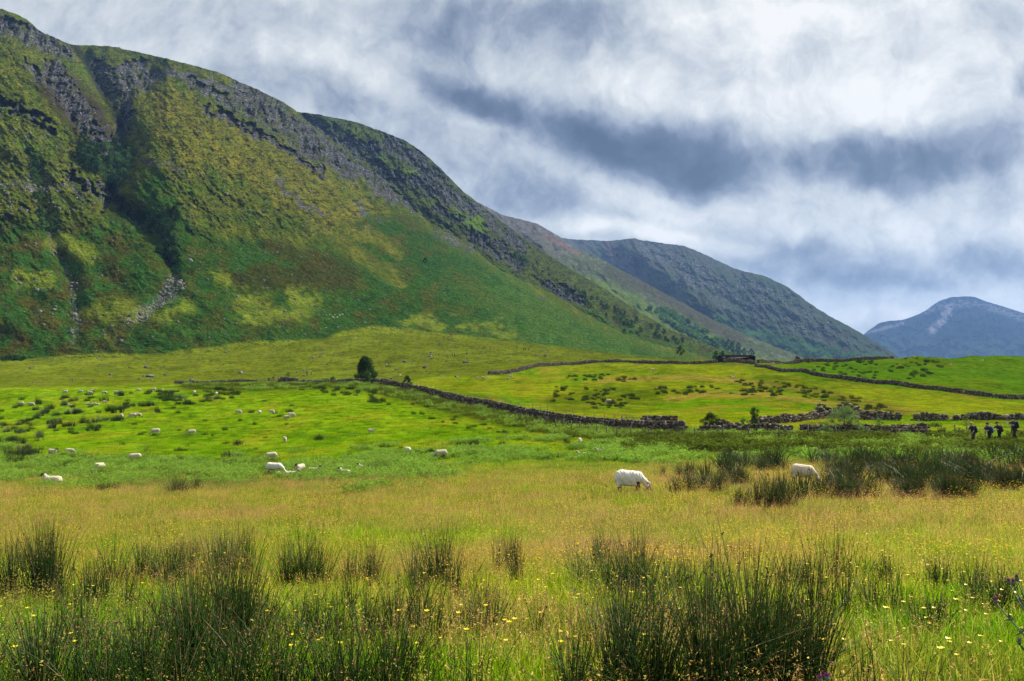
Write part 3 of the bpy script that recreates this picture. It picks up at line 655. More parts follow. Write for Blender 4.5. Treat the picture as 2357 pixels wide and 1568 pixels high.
def blades(buf, n, rad, hmin, hmax, wid, lean, rng, c0, c1, cvar=.25, seg=2, bend=.5, tuft=None):
    """n tapered bent blades; c0 root colour, c1 tip colour"""
    r = rad * np.sqrt(rng.random(n)); th = rng.random(n) * 2 * pi
    bx, by = r * np.cos(th), r * np.sin(th)
    if tuft:
        tc_ = rng.random((tuft, 2)) * 2 - 1; k = rng.integers(0, tuft, n); bx = tc_[k, 0] * rad + rng.normal(0, rad * .08, n); by = tc_[k, 1] * rad + rng.normal(0, rad * .08, n)
    h = hmin + (hmax - hmin) * rng.random(n) ** 1.3; az = rng.random(n) * 2 * pi; ln = lean * np.abs(rng.normal(0, 1, n))
    dx, dy = np.cos(az), np.sin(az); px, py = -dy, dx
    rot = rng.random(n) * pi; qx, qy = np.cos(rot), np.sin(rot)
    P = []
    for i in range(seg + 1):
        t = i / seg; off = h * ln * (t * (1 - bend) + bend * t * t * 1.6); z = h * (t - .25 * ln * t * t)
        w = wid * (1 - t) * (.6 + .4 * rng.random(n)) if i else wid * np.ones(n)
        cx, cy = bx + dx * off, by + dy * off
        if i < seg: P.append(np.stack([cx - qx * w, cy - qy * w, z], -1)); P.append(np.stack([cx + qx * w, cy + qy * w, z], -1))
        else: P.append(np.stack([cx, cy, z], -1))
    V = np.stack(P, 1); nv = V.shape[1]; base = np.arange(n)[:, None] * nv
    Q = np.concatenate([base + np.array([2 * i, 2 * i + 1, 2 * i + 3, 2 * i + 2]) for i in range(seg - 1)]) if seg > 1 else None
    T = base + np.array([2 * (seg - 1), 2 * (seg - 1) + 1, 2 * seg])
    v = (1 + rng.uniform(-cvar, cvar, (n, 1, 1))) * (1 + rng.uniform(-.1, .1, (n, 1, 3)))
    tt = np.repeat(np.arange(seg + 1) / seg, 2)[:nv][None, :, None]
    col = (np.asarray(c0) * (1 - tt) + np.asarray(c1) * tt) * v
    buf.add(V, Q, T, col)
    return bx + dx * h * ln, by + dy * h * ln, h * (1 - .25 * ln)
def specks(buf, cx, cy, cz, spread, size, k, rng, colr, cvar=.3, flat=.5):
    """k small leaf-like quads round each centre"""
    n = len(cx) * k
    c = np.stack([np.repeat(cx, k), np.repeat(cy, k), np.repeat(cz, k)], -1) + rng.normal(0, 1, (n, 3)) * np.asarray(spread)
    a = rng.normal(0, 1, (n, 3)); a /= np.linalg.norm(a, axis=1)[:, None]; b = np.cross(a, rng.normal(0, 1, (n, 3))); b /= np.linalg.norm(b, axis=1)[:, None]
    s = size * (.5 + rng.random((n, 1)))
    V = np.stack([c - a * s, c - b * s * flat, c + a * s, c + b * s * flat], 1)
    Q = np.arange(n)[:, None] * 4 + np.arange(4)
    buf.add(V, Q, None, np.repeat(np.asarray(colr) * (1 + rng.uniform(-cvar, cvar, (n, 1))), 4, 0))
g_rng = np.random.default_rng(5)
PATCH = []          # meshes used by the grass, indexed
def patch(fn):
    b = Buf(); fn(b); PATCH.append(b.mesh('grass_patch', GRASS_M)); return len(PATCH) - 1
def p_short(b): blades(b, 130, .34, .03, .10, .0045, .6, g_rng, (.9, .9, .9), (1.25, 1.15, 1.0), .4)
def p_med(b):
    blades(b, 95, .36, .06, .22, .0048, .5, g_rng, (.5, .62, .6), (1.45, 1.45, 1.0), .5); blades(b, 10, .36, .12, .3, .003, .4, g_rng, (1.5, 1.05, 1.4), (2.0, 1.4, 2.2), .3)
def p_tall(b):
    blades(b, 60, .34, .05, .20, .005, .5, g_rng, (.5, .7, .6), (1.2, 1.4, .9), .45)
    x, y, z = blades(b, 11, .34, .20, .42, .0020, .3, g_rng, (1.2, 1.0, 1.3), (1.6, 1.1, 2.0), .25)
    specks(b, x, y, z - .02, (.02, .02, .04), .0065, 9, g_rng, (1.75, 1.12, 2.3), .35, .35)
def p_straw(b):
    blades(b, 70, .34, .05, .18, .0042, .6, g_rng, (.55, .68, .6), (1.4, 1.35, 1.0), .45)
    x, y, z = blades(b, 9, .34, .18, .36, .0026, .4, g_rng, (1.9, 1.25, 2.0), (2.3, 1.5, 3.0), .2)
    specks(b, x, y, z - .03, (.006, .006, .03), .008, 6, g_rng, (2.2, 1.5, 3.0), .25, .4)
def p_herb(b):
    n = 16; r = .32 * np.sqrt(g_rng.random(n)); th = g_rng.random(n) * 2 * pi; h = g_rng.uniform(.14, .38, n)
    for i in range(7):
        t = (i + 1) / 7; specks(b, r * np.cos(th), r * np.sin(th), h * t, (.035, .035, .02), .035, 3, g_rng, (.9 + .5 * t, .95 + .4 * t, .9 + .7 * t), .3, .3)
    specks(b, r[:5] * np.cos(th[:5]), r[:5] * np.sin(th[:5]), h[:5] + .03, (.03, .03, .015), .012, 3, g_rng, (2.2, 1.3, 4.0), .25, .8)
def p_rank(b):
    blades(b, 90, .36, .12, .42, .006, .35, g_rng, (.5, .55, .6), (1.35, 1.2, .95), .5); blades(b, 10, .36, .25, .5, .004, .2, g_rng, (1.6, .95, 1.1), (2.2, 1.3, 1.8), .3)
def p_scrub(b):
    n = 20; r = .42 * np.sqrt(g_rng.random(n)); th = g_rng.random(n) * 2 * pi; h = g_rng.uniform(.22, .52, n)
    for i in range(9):
        t = (i + 1) / 9; specks(b, r * np.cos(th), r * np.sin(th), h * t, (.05, .05, .03), .045, 4, g_rng, (.7 + .6 * t, .75 + .5 * t, .7 + .5 * t), .35, .35)
    blades(b, 22, .4, .3, .62, .006, .15, g_rng, (.8, .6, .8), (2.0, 1.0, 1.6), .3)
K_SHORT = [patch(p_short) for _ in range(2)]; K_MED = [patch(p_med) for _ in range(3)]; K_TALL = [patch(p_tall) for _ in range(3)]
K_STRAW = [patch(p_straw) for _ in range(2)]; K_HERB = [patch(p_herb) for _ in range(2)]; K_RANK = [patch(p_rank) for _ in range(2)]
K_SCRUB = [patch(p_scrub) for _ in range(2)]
def scatter_object(name, pts, idx, rot, scl, col, meshes, label, cat):
    """one 'stuff' object: instances of small patches on points"""
    me = bpy.data.meshes.new(name); n = len(pts)
    me.vertices.add(n); me.vertices.foreach_set('co', np.asarray(pts, np.float32).ravel())
    for nm, typ, dat, key in (('idx', 'INT', idx.astype(np.int32), 'value'), ('rotv', 'FLOAT_VECTOR', rot.astype(np.float32), 'vector'), ('sclv', 'FLOAT_VECTOR', scl.astype(np.float32), 'vector')):
        a = me.attributes.new(nm, typ, 'POINT'); a.data.foreach_set(key, dat.ravel())
    a = me.attributes.new('gcol', 'FLOAT_COLOR', 'POINT'); cc = np.ones((n, 4), np.float32); cc[:, :3] = col; a.data.foreach_set('color', cc.ravel())
    src = bpy.data.collections.new(name + '_patches')
    for i, m in enumerate(meshes): src.objects.link(bpy.data.objects.new('%s_patch_%02d' % (name, i), m))
    g = bpy.data.node_groups.new(name + '_scatter', 'GeometryNodeTree')
    g.interface.new_socket('Geometry', in_out='INPUT', socket_type='NodeSocketGeometry'); g.interface.new_socket('Geometry', in_out='OUTPUT', socket_type='NodeSocketGeometry')
    gi = g.nodes.new('NodeGroupInput'); go = g.nodes.new('NodeGroupOutput'); iop = g.nodes.new('GeometryNodeInstanceOnPoints')
    ci = g.nodes.new('GeometryNodeCollectionInfo'); ci.inputs['Collection'].default_value = src; ci.inputs['Separate Children'].default_value = True; ci.inputs['Reset Children'].default_value = True
    iop.inputs['Pick Instance'].default_value = True
    def attr(nm, dt):
        a = g.nodes.new('GeometryNodeInputNamedAttribute'); a.data_type = dt; a.inputs['Name'].default_value = nm; return a.outputs['Attribute']
    g.links.new(gi.outputs[0], iop.inputs['Points']); g.links.new(ci.outputs[0], iop.inputs['Instance'])
    g.links.new(attr('idx', 'INT'), iop.inputs['Instance Index']); g.links.new(attr('sclv', 'FLOAT_VECTOR'), iop.inputs['Scale'])
    e2r = g.nodes.new('FunctionNodeEulerToRotation'); g.links.new(attr('rotv', 'FLOAT_VECTOR'), e2r.inputs[0]); g.links.new(e2r.outputs[0], iop.inputs['Rotation'])
    g.links.new(iop.outputs[0], go.inputs[0])
    o = obj(name, me); md = o.modifiers.new('scatter', 'NODES'); md.node_group = g
    return tag(o, label, cat, kind='stuff')
def spread_points(N, Y0, Y1, p, amax, rng):
    """points with density ~ Y^-p over the wedge in view"""
    e = 2 - p; u = rng.random(N); Y = (Y0 ** e + u * (Y1 ** e - Y0 ** e)) ** (1 / e)
    return rng.uniform(-1, 1, N) * (amax * Y + 3.5), Y
def sample_rows(u, arr): return curve(arr, u)
def build_grass():
    rng = np.random.default_rng(31)
    X1, Y1 = spread_points(15000, 1.8, 16, .9, .72, rng); X2, Y2 = spread_points(34000, 16, 105, 1.35, .70, rng); X3, Y3 = spread_points(16000, 105, 330, 1.6, .68, rng)
    X = np.concatenate([X1, X2, X3]); Y = np.concatenate([Y1, Y2, Y3]); Z = GZ(X, Y); U, V = pix(X, Y, Z)
    n = len(X); gc = ground_color(X, Y, Z)
    j1 = fbm(X / 9, Y / 14, 4, 21); jp = fbm(X / 3.5, Y / 3.5, 3, 201); jq = fbm(X / 13, Y / 13, 3, 202)
    r = rng.random(n)
    below = sstep(V - curve(WALL_A, U), -2, 3) * (U > 380)
    inmeadow = sstep(V + jq * 40 + jp * 14, 1068, 1116)
    tanband = sstep(V, 1080, 1120) * (1 - sstep(V, 1330, 1480))
    jr = fbm(X / 7, Y / 9, 3, 203); js = fbm(X / 1.6, Y / 2.0, 2, 204); ptall = inmeadow * np.clip(.04 + .26 * tanband + jp * .7 + jr * .9 + js * .7, .02, .9)
    # openings of short turf in the foreground
    turf = sstep(V, 1330, 1420) * sstep(-jq - .1 * jp + .12, 0, .25)
    ptall = ptall * (1 - .9 * turf)
    rightz = sstep(V, 1020, 1060) * sstep(U, 1400, 1700); ptall = np.maximum(ptall, rightz * .28 * (V < 1330))
    idx = np.zeros(n, int)
    pick = lambda L, m: np.array(L)[rng.integers(0, len(L), m.sum())]
    short = np.ones(n, bool); idx[:] = np.array(K_SHORT)[rng.integers(0, 2, n)]
    kind = np.zeros(n, int)
    m = r < ptall; kind[m] = 2
    m2 = (~m) & (rng.random(n) < np.where(V > 1070, .62 * (1 - .85 * turf), .10)); kind[m2] = 1
    m3 = (kind == 1) & (rng.random(n) < .28); kind[m3] = 3
    Vw = V + j1 * 16 + jr * 46 + jp * 16; bl = sstep(Vw, 1056, 1070) * (1 - sstep(Vw, 1108, 1128)) * (1 - sstep(U, 850, 1120)) + sstep(Vw, 1030, 1040) * (1 - sstep(Vw, 1056, 1070)) * sstep(U, 780, 900) * .8 + .5 * sstep(Vw, 1040, 1050) * (1 - sstep(Vw, 1062, 1075)) * sstep(U, 1900, 2100)
    bl2 = (rng.random(n) < np.clip(bl, 0, 1) * (.38 + jp * 1.6 + jr * 1.2)); kind[bl2] = 4
    wd = np.interp(U, [400, 700, 1000, 1300, 1600, 2000, 2357], [8, 18, 30, 34, 34, 34, 40]); dv = V - curve(WALL_A, U)
    rk = (dv > -1) & (dv < wd) & (U > 420); kind[rk] = np.where(rng.random(rk.sum()) < .75, 5, 4)
    s6 = (V > 1008) & (V < 1044) & (U > 1430) & (rng.random(n) < np.interp(U, [1430, 1600, 2100, 2357], [.10, .3, .5, .8]) * (1 - sstep(V, 1030, 1046) * .6) * sstep(jq + jp * .5 + .25, 0, .3)); kind[s6] = 6
    for k, L in ((1, K_MED), (2, K_TALL), (3, K_STRAW), (4, K_HERB), (5, K_RANK), (6, K_SCRUB)):
        mm = kind == k; idx[mm] = pick(L, mm)
    col = gc.copy()
    jitter = 1 + rng.uniform(-.34, .34, (n, 1)); col *= jitter; gk = (rng.random(n) < .35) & (kind < 2); col[gk] = col[gk] * np.array((.72, .95, .7))
    tanc = C(212, 170, 112)
    col[kind == 2] = col[kind == 2] * .68 + tanc * .32; col[kind == 3] = col[kind == 3] * .75 + tanc * .25
    col[kind == 4] = C(122, 158, 52) * (1 + rng.uniform(-.25, .25, ((kind == 4).sum(), 1)))
    col[kind == 5] = C(98, 116, 36) * (1 + rng.uniform(-.35, .35, ((kind == 5).sum(), 1)))
    col[kind == 6] = C(84, 100, 34) * (1 + rng.uniform(-.4, .4, ((kind == 6).sum(), 1)))
    col *= 1.62
    col[(V < 1060) & (kind == 0)] *= (1 + rng.uniform(-.3, .25, (((V < 1060) & (kind == 0)).sum(), 1)))
    sc = np.clip((Y / 15) ** .55, 1, 3.0) * rng.uniform(.8, 1.25, n)
    hz = sc ** .4 * rng.uniform(.8, 1.2, n)
    hz[kind == 0] *= np.where(V[kind == 0] < 1070, .8, 1.0)
    hz[(V < 1070) & (kind == 2)] *= .7
    keep = (V < 3200) & ((Y < 112) | (V > 812)) & ~((U > 1715) & (Y > 352)) & (Y > 1.8)
    # keep the moor's far turf low
    rot = np.stack([rng.normal(0, .06, n), rng.normal(0, .06, n), rng.random(n) * 2 * pi], -1)
    scl = np.stack([sc, sc, hz], -1)
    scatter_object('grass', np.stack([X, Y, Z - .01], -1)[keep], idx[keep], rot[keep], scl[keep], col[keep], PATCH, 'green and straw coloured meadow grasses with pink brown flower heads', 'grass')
build_grass()
# ------------------------------------------------------------ rushes
RUSH_STEM = simple_mat('rush_stem', None, .55, None, attr='Col', obj_rand=.25, transl=.12, spec=.25)
RUSH_SEED = simple_mat('rush_seed', (.13, .065, .025), .8, 30, .5)
def rush_meshes(name, n, rad, h, lean, rng, width=.0032, seg=5, seeds=.35, asym=0.0, sides=3):
    r = rad * np.abs(rng.normal(0, .5, n)); th = rng.random(n) * 2 * pi; sub = rng.normal(0, .75, (6, 2)) * rad; si = rng.integers(0, 6, n); bx, by = r * np.cos(th) * .6 + sub[si, 0], r * np.sin(th) * .6 + sub[si, 1]; hs = rng.uniform(.7, 1.1, 6)[si]
    az = th + rng.normal(0, .9, n); ln = lean * (.15 + .8 * r / rad) * (.4 + 1.2 * rng.random(n)); kk = rng.random(n) < .07; ln = np.where(kk, ln * 2.6 + .3, ln) ; hh = h * hs * (.45 + .55 * rng.random(n) ** .7)
    asym = rng.normal(0, .25); dx, dy = np.cos(az) + asym, np.sin(az)
    P = []
    for i in range(seg + 1):
        t = i / seg; off = hh * ln * (.55 * t + .75 * t * t); z = hh * (t - .28 * np.minimum(ln, 1.2) * t * t) ; w = width * (1 - t * .85) * np.ones(n)
        for k in range(sides):
            g = 2 * pi * k / sides; P.append(np.stack([bx + dx * off + w * math.cos(g), by + dy * off + w * math.sin(g), z], -1))
    V = np.stack(P, 1); nv = V.shape[1]; base = np.arange(n)[:, None] * nv; Q = []
    for i in range(seg):
        for k in range(sides if sides > 2 else 1):
            k2 = (k + 1) % sides; Q.append(base + np.array([i * sides + k, i * sides + k2, (i + 1) * sides + k2, (i + 1) * sides + k]))
    tt = np.repeat(np.arange(seg + 1) / seg, sides)[None, :, None]
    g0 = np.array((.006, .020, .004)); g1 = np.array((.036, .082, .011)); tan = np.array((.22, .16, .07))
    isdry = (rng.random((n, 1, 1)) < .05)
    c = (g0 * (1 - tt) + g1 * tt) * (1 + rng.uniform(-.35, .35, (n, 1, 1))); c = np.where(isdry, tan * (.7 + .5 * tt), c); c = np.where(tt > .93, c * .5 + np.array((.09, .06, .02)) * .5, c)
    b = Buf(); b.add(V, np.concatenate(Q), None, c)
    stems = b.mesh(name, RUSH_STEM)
    sb = Buf(); sel = rng.random(n) < seeds
    t = rng.uniform(.72, .9, n); off = hh * ln * (.55 * t + .75 * t * t); z = hh * (t - .28 * np.minimum(ln, 1.2) * t * t)
    if sel.sum() == 0: sel[0] = True
    sz = max(.0045, width * 1.1)
    specks(sb, (bx + dx * off)[sel] + .006, (by + dy * off)[sel], z[sel], (sz, sz, sz), sz * 1.1, 7, rng, (1, 1, 1), .3, .8)
    return stems, sb.mesh(name + '_seed', RUSH_SEED)
def rush_thing(label, meshes, group=None):
    t = thing('rush_clump', label, 'rush', group=group); obj('stems', meshes[0], t); tag(obj('seed_heads', meshes[1], t), kind='stuff'); return t
rr_ = np.random.default_rng(77)
# each foreground tussock of its own (photo point of its foot, photo row of its top, width factor, stems, lean, label)
NEAR = [
 (88, 1375, 1215, 1.0, 420, .30, 'dark upright rush tussock at the left edge, behind the nearer loose rushes'),
 (210, 1385, 1270, .8, 150, .40, 'small loose green rush tuft between the dark left edge tussock and its neighbour'),
 (350, 1340, 1225, 1.0, 330, .40, 'broad dark rush tussock second from the left in the back row'),
 (505, 1335, 1215, .95, 300, .34, 'rush tussock just behind the tallest dark clump on the left'),
 (690, 1345, 1225, 1.1, 330, .42, 'spreading brown headed rush tussock right of the tall dark clump'),
 (850, 1340, 1240, .9, 170, .42, 'thin rush tussock standing in reddish flowering grass'),
 (990, 1345, 1205, .9, 210, .36, 'green fountain shaped rush tussock under pink brown grass heads'),
 (1155, 1320, 1205, .8, 120, .34, 'sparse rush tuft hidden in pink grass in the middle of the meadow'),
 (1335, 1340, 1225, .8, 90, .45, 'thin leaning rush tuft left of the wide brown headed tussock'),
 (1440, 1360, 1215, 1.0, 260, .45, 'wide brown headed rush tussock in tan grass right of centre'),
 (1560, 1360, 1250, .7, 80, .4, 'short rush tuft right of the wide brown headed tussock'),
 (480, 1500, 1300, 1.0, 560, .30, 'tallest densest dark rush tussock left of centre'),
 (600, 1450, 1330, .6, 90, .3, 'narrow dark rush tuft hugging the densest tussock'),
 (700, 1480, 1330, 1.0, 230, .50, 'sprawling rush tussock leaning left over reddish grass'),
 (905, 1480, 1335, .9, 210, .45, 'fan shaped rush tussock with stems swept to the right'),
 (1135, 1460, 1340, 1.1, 170, .62, 'low open rush tussock split into two fans on yellow turf'),
 (1400, 1480, 1330, .8, 70, .5, 'few long dark rush stems leaning left over short turf'),
 (1700, 1560, 1270, 1.0, 400, .42, 'largest dark rush tussock in the lower right foreground'),
 (1530, 1560, 1340, 1.0, 330, .5, 'dense rush tussock on the left flank of the largest one'),
 (1830, 1545, 1330, .9, 260, .4, 'rush tussock on the right flank of the largest one'),
 (1640, 1450, 1290, .8, 150, .4, 'thinner rush tussock just behind the largest one'),
 (1350, 1560, 1400, .8, 120, .5, 'long stemmed rush tuft at the bottom edge left of the big tussocks'),
 (60, 1540, 1380, 1.0, 220, .45, 'loose rush tussock in the lower left corner'),
 (215, 1560, 1380, 1.0, 230, .5, 'loose green rush tussock second from the lower left corner'),
 (370, 1560, 1370, 1.0, 240, .5, 'brown headed rush tussock third from the lower left corner'),
 (560, 1565, 1400, 1.0, 180, .5, 'rush tussock at the bottom edge below the tallest dark clump'),
 (700, 1565, 1400, 1.0, 200, .5, 'rush tussock at the bottom edge under the sprawling one'),
 (860, 1560, 1400, 1.0, 200, .45, 'rush tussock at the bottom edge left of the bright green turf'),
 (1000, 1568, 1450, .7, 40, .35, 'handful of dark rush stems rising from bright green turf at the bottom'),
 (1110, 1568, 1440, .7, 30, .3, 'few single rush stems beside buttercups at the bottom edge'),
 (1985, 1575, 1430, .35, 16, .2, 'bundle of tall thin rush stems right of the largest tussock'),
 (2070, 1575, 1440, .4, 12, .25, 'few straight rush stems with brown heads on the right turf'),
 (2130, 1450, 1330, .8, 110, .5, 'loose rush tuft right of centre in bright green grass'),
 (2310, 1400, 1290, .9, 170, .4, 'green rush tuft near the right edge among buttercups'),
 (2180, 1350, 1275, .8, 120, .4, 'low green rush tuft in tan grass on the right'),
 (1840, 1350, 1235, .8, 120, .4, 'rush tuft behind the right flank in yellow green grass'),
 (2010, 1400, 1280, .7, 90, .5, 'thin rush tuft in the grass right of the largest tussock'),
 (1700, 1300, 1235, .8, 80, .4, 'dark green rush tuft well behind the largest tussock'),
 (1620, 1135, 1070, 1.2, 260, .35, 'wide rush tussock between the horned ram and the cream sheep'),
 (1570, 1100, 1060, .9, 160, .35, 'rush tussock at the left end of the rush bed behind the ram'),
 (1700, 1120, 1065, 1.1, 240, .35, 'rush tussock left of the cream sheep in the rush bed'),
 (1775, 1172, 1105, 1.1, 220, .38, 'rush tussock in front of the cream sheep'),
 (1770, 1085, 1045, 1.1, 160, .35, 'small rush tussock behind the cream sheep to its left'),
 (1915, 1090, 1040, 1.2, 200, .35, 'dark rush tussock behind the cream sheep to its right'),
 (1915, 1150, 1115, .6, 70, .45, 'loose rush tuft under the head of the cream sheep'),
 (1960, 1150, 1080, 1.0, 160, .38, 'rush tussock right of the cream sheep'),
 (2080, 1120, 1050, 1.3, 280, .35, 'broad rush tussock left of the blackest one on the right'),
 (2165, 1150, 1030, 1.25, 520, .36, 'blackest biggest rush tussock in the right rush bed'),
 (2290, 1120, 1040, 1.3, 320, .35, 'tall rush tussock near the right edge in the rush bed'),
 (2350, 1130, 1040, 1.2, 300, .35, 'rush tussock cut by the right edge in the rush bed'),
 (2005, 1085, 1050, 1.1, 170, .35, 'rush tussock at the back of the right rush bed'),
 (2240, 1070, 1035, 1.0, 150, .35, 'small rush tussock at the back of the right rush bed near the fence'),
 (422, 1132, 1098, 1.0, 160, .4, 'rush tuft in sage green herbs behind the tan grass on the left'),
 (250, 1130, 1110, 1.0, 90, .4, 'small rush tuft below the sheep lying on the left'),
 (878, 1088, 1062, .9, 110, .3, 'upright rush tuft beside the sheep lying with a dark face'),
]
for (u, v, vt, wf, ns, ln, lab) in NEAR:
    v = v + (0 if v < 1340 else 18 if v < 1500 else 70)
    X, Y, Z = gp(u, v, 3.0); a, t = ray(u, vt); h = max(.35, min((t * Y - Z) * 1.2, 1.05)); rad = .22 * wf * (1 if Y < 20 else 2.6); h *= .97 if Y < 20 else 1.05; ns = ns * (.95 if Y < 20 else 2.0)
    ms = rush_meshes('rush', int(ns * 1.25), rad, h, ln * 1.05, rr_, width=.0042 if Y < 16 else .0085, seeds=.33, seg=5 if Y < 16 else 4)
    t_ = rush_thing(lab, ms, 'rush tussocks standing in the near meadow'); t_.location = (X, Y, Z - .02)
# slimmer tufts between them: copies of three
tuftp = [Protos(rush_thing('x', rush_meshes('rush_tuft', n_, .13, .80, .30, rr_, width=.0042, seeds=.3))) for n_ in (70, 110, 45)]
trg = random.Random(21); TUFTS = []
while len(TUFTS) < 20:
    u, v = trg.uniform(0, 2357), trg.uniform(1290, 1560)
    if (1050 < u < 1330 and v > 1400) or (u > 1930 and v > 1420): continue
    if min([abs(u - q[0]) + abs(v - q[1]) for q in TUFTS + NEAR] + [999]) < 62: continue
    TUFTS.append((u, v))
for (u, v) in TUFTS:
    X, Y, Z = gp(u, v + (0 if v < 1450 else 30), 3.0); s = trg.uniform(.7, 1.1)
    tuftp[trg.randrange(3)].place((X, Y, Z - .02), trg.random() * 6.28, (s, s, s * trg.uniform(.85, 1.1)), 'slim rush tuft between the big foreground tussocks', 'rush tussocks standing in the near meadow')
# mid-field tussocks: copies of a few prototypes
midp = [Protos(rush_thing('x', rush_meshes('rush_small', 110, .26, .62, .42, rr_, width=.009, seg=3, seeds=.12, sides=2))) for _ in range(5)]
mid_spots = []
def clump_area(poly, n, label, group, s0=.8, s1=1.3, seed=1):
    rg = np.random.default_rng(seed); xs = [p[0] for p in poly]; ys = [p[1] for p in poly]; k = 0; g = 0
    while k < n and g < 6000:
        g += 1; u = rg.uniform(min(xs), max(xs)); v = rg.uniform(min(ys), max(ys))
        if not inpoly(np.array([u]), np.array([v]), poly)[0]: continue
        if fbm(np.array([u / 45]), np.array([v / 14]), 2, 300 + seed)[0] < -.08: continue
        mid_spots.append((u, v, rg.uniform(s0, s1), label, group)); k += 1
G1 = 'dark rush tussocks scattered over the bright grazed field'
clump_area([(0, 912), (330, 905), (420, 900), (420, 935), (330, 960), (260, 985), (130, 1010), (60, 1060), (0, 1080)], 120, 'rush tussock in the left belt of bright turf', G1, .9, 1.5, 1)
clump_area([(330, 902), (540, 895), (560, 915), (420, 935), (330, 935)], 60, 'rush tussock along the top of the bright field', G1, .9, 1.4, 2)
clump_area([(420, 925), (700, 915), (700, 1070), (300, 1075), (260, 1000)], 40, 'lone rush tussock among the grazing sheep', G1, .6, 1.1, 3)
clump_area([(0, 1040), (300, 1050), (560, 1050), (560, 1100), (0, 1110)], 30, 'rush tussock in the sage coloured herbs', 'rush tussocks in the sage coloured herbs', .7, 1.2, 4)
clump_area([(700, 1010), (1400, 1020), (1400, 1050), (960, 1065), (700, 1055)], 24, 'rush tussock low in the bright field', G1, .6, 1.1, 5)
clump_area([(560, 890), (700, 882), (860, 890), (900, 935), (700, 900)], 46, 'rush tussock near the lone tree wall', 'rush tussocks along the foot of the long wall', .9, 1.3, 6)
G2 = 'rush tussocks in the field beyond the long wall'
clump_area([(1280, 890), (1440, 895), (1480, 930), (1400, 945), (1270, 930)], 90, 'rush tussock in the marshy hollow beyond the wall', G2, .7, 1.2, 7)
clump_area([(1290, 858), (1450, 862), (1470, 880), (1300, 876)], 40, 'rush tussock near the curved far wall', G2, .8, 1.2, 8)
clump_area([(1490, 895), (1620, 888), (1800, 900), (1800, 912), (1500, 908)], 60, 'rush tussock in the dip between yellow swells', G2, .8, 1.3, 9)
clump_area([(1680, 868), (1800, 880), (1950, 910), (2060, 935), (2060, 955), (1900, 930), (1700, 885)], 90, 'rush tussock below the right field wall', G2, .8, 1.2, 10)
G3 = 'rush tussocks in the green field on the right skyline'
clump_area([(1850, 832), (2050, 824), (2200, 830), (2150, 865), (2080, 890), (1960, 880), (1860, 850)], 110, 'rush tussock in the green skyline field', G3, .9, 1.5, 11)
clump_area([(880, 905), (1000, 935), (1240, 985), (1430, 1005), (1600, 1012), (2357, 1025), (2357, 1045), (1900, 1035), (1400, 1030), (1150, 1005), (950, 960)], 80, 'rush tussock in rank growth below the long wall', 'rush tussocks along the foot of the long wall', .7, 1.1, 12)
clump_area([(1690, 990), (1850, 978), (2060, 975), (2200, 985), (2200, 998), (1700, 1000)], 34, 'rush tussock in front of the tumbled wall', 'rush tussocks along the tumbled wall', .8, 1.3, 13)
clump_area([(1560, 1062), (1900, 1058), (2357, 1042), (2400, 1130), (2100, 1140), (1950, 1160), (1640, 1150)], 62, 'rush tussock filling the right rush bed', 'rush tussocks standing in the near meadow', 1.5, 2.3, 14)
mid_rng = random.Random(4)
mid = []
for (u, v, s, lab, grp) in mid_spots:
    X, Y, Z = gp(u, v)
    if Y > 352 or (1805 < u < 1900 and 1095 < v < 1150): continue
    s = s * np.interp(Y, [60, 150, 330], [1.25, 1.7, 2.1]); mid.append((s / Y, u, v, X, Y, Z, s, lab, grp))
mid.sort(reverse=True)
NMID = 300 - len(NEAR) - len(TUFTS)
for (_, u, v, X, Y, Z, s, lab, grp) in mid[:NMID]:
    q = (mid_rng.uniform(.9, 1.5), mid_rng.uniform(.9, 1.5), mid_rng.uniform(.7, 1.05))
    size = 'big ' if q[0] * q[1] * s > 2.9 else ('squat ' if q[2] < .8 else ('narrow ' if q[0] < 1.05 else ''))
    midp[mid_rng.randrange(5)].place((X, Y, Z - .03), mid_rng.random() * 6.28, (s * q[0], s * q[1], s * q[2]), size + lab, grp)
rest = mid[NMID:]
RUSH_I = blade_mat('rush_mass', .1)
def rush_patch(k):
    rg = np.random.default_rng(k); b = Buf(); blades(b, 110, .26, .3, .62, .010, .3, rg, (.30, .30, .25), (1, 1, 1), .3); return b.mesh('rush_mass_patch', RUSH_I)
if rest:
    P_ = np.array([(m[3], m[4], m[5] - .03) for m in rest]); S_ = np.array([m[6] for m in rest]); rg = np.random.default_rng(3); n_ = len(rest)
    scatter_object('rushes', P_, rg.integers(0, 2, n_), np.stack([np.zeros(n_), np.zeros(n_), rg.random(n_) * 6.28], -1), np.stack([S_ * rg.uniform(.9, 1.5, n_), S_ * rg.uniform(.9, 1.5, n_), S_ * rg.uniform(.6, 1.0, n_)], -1), np.ones((n_, 3)) * np.array((.055, .095, .02)) * rg.uniform(.7, 1.3, (n_, 1)), [rush_patch(1), rush_patch(2)], 'small dark rush tufts peppered over all the fields', 'rushes')
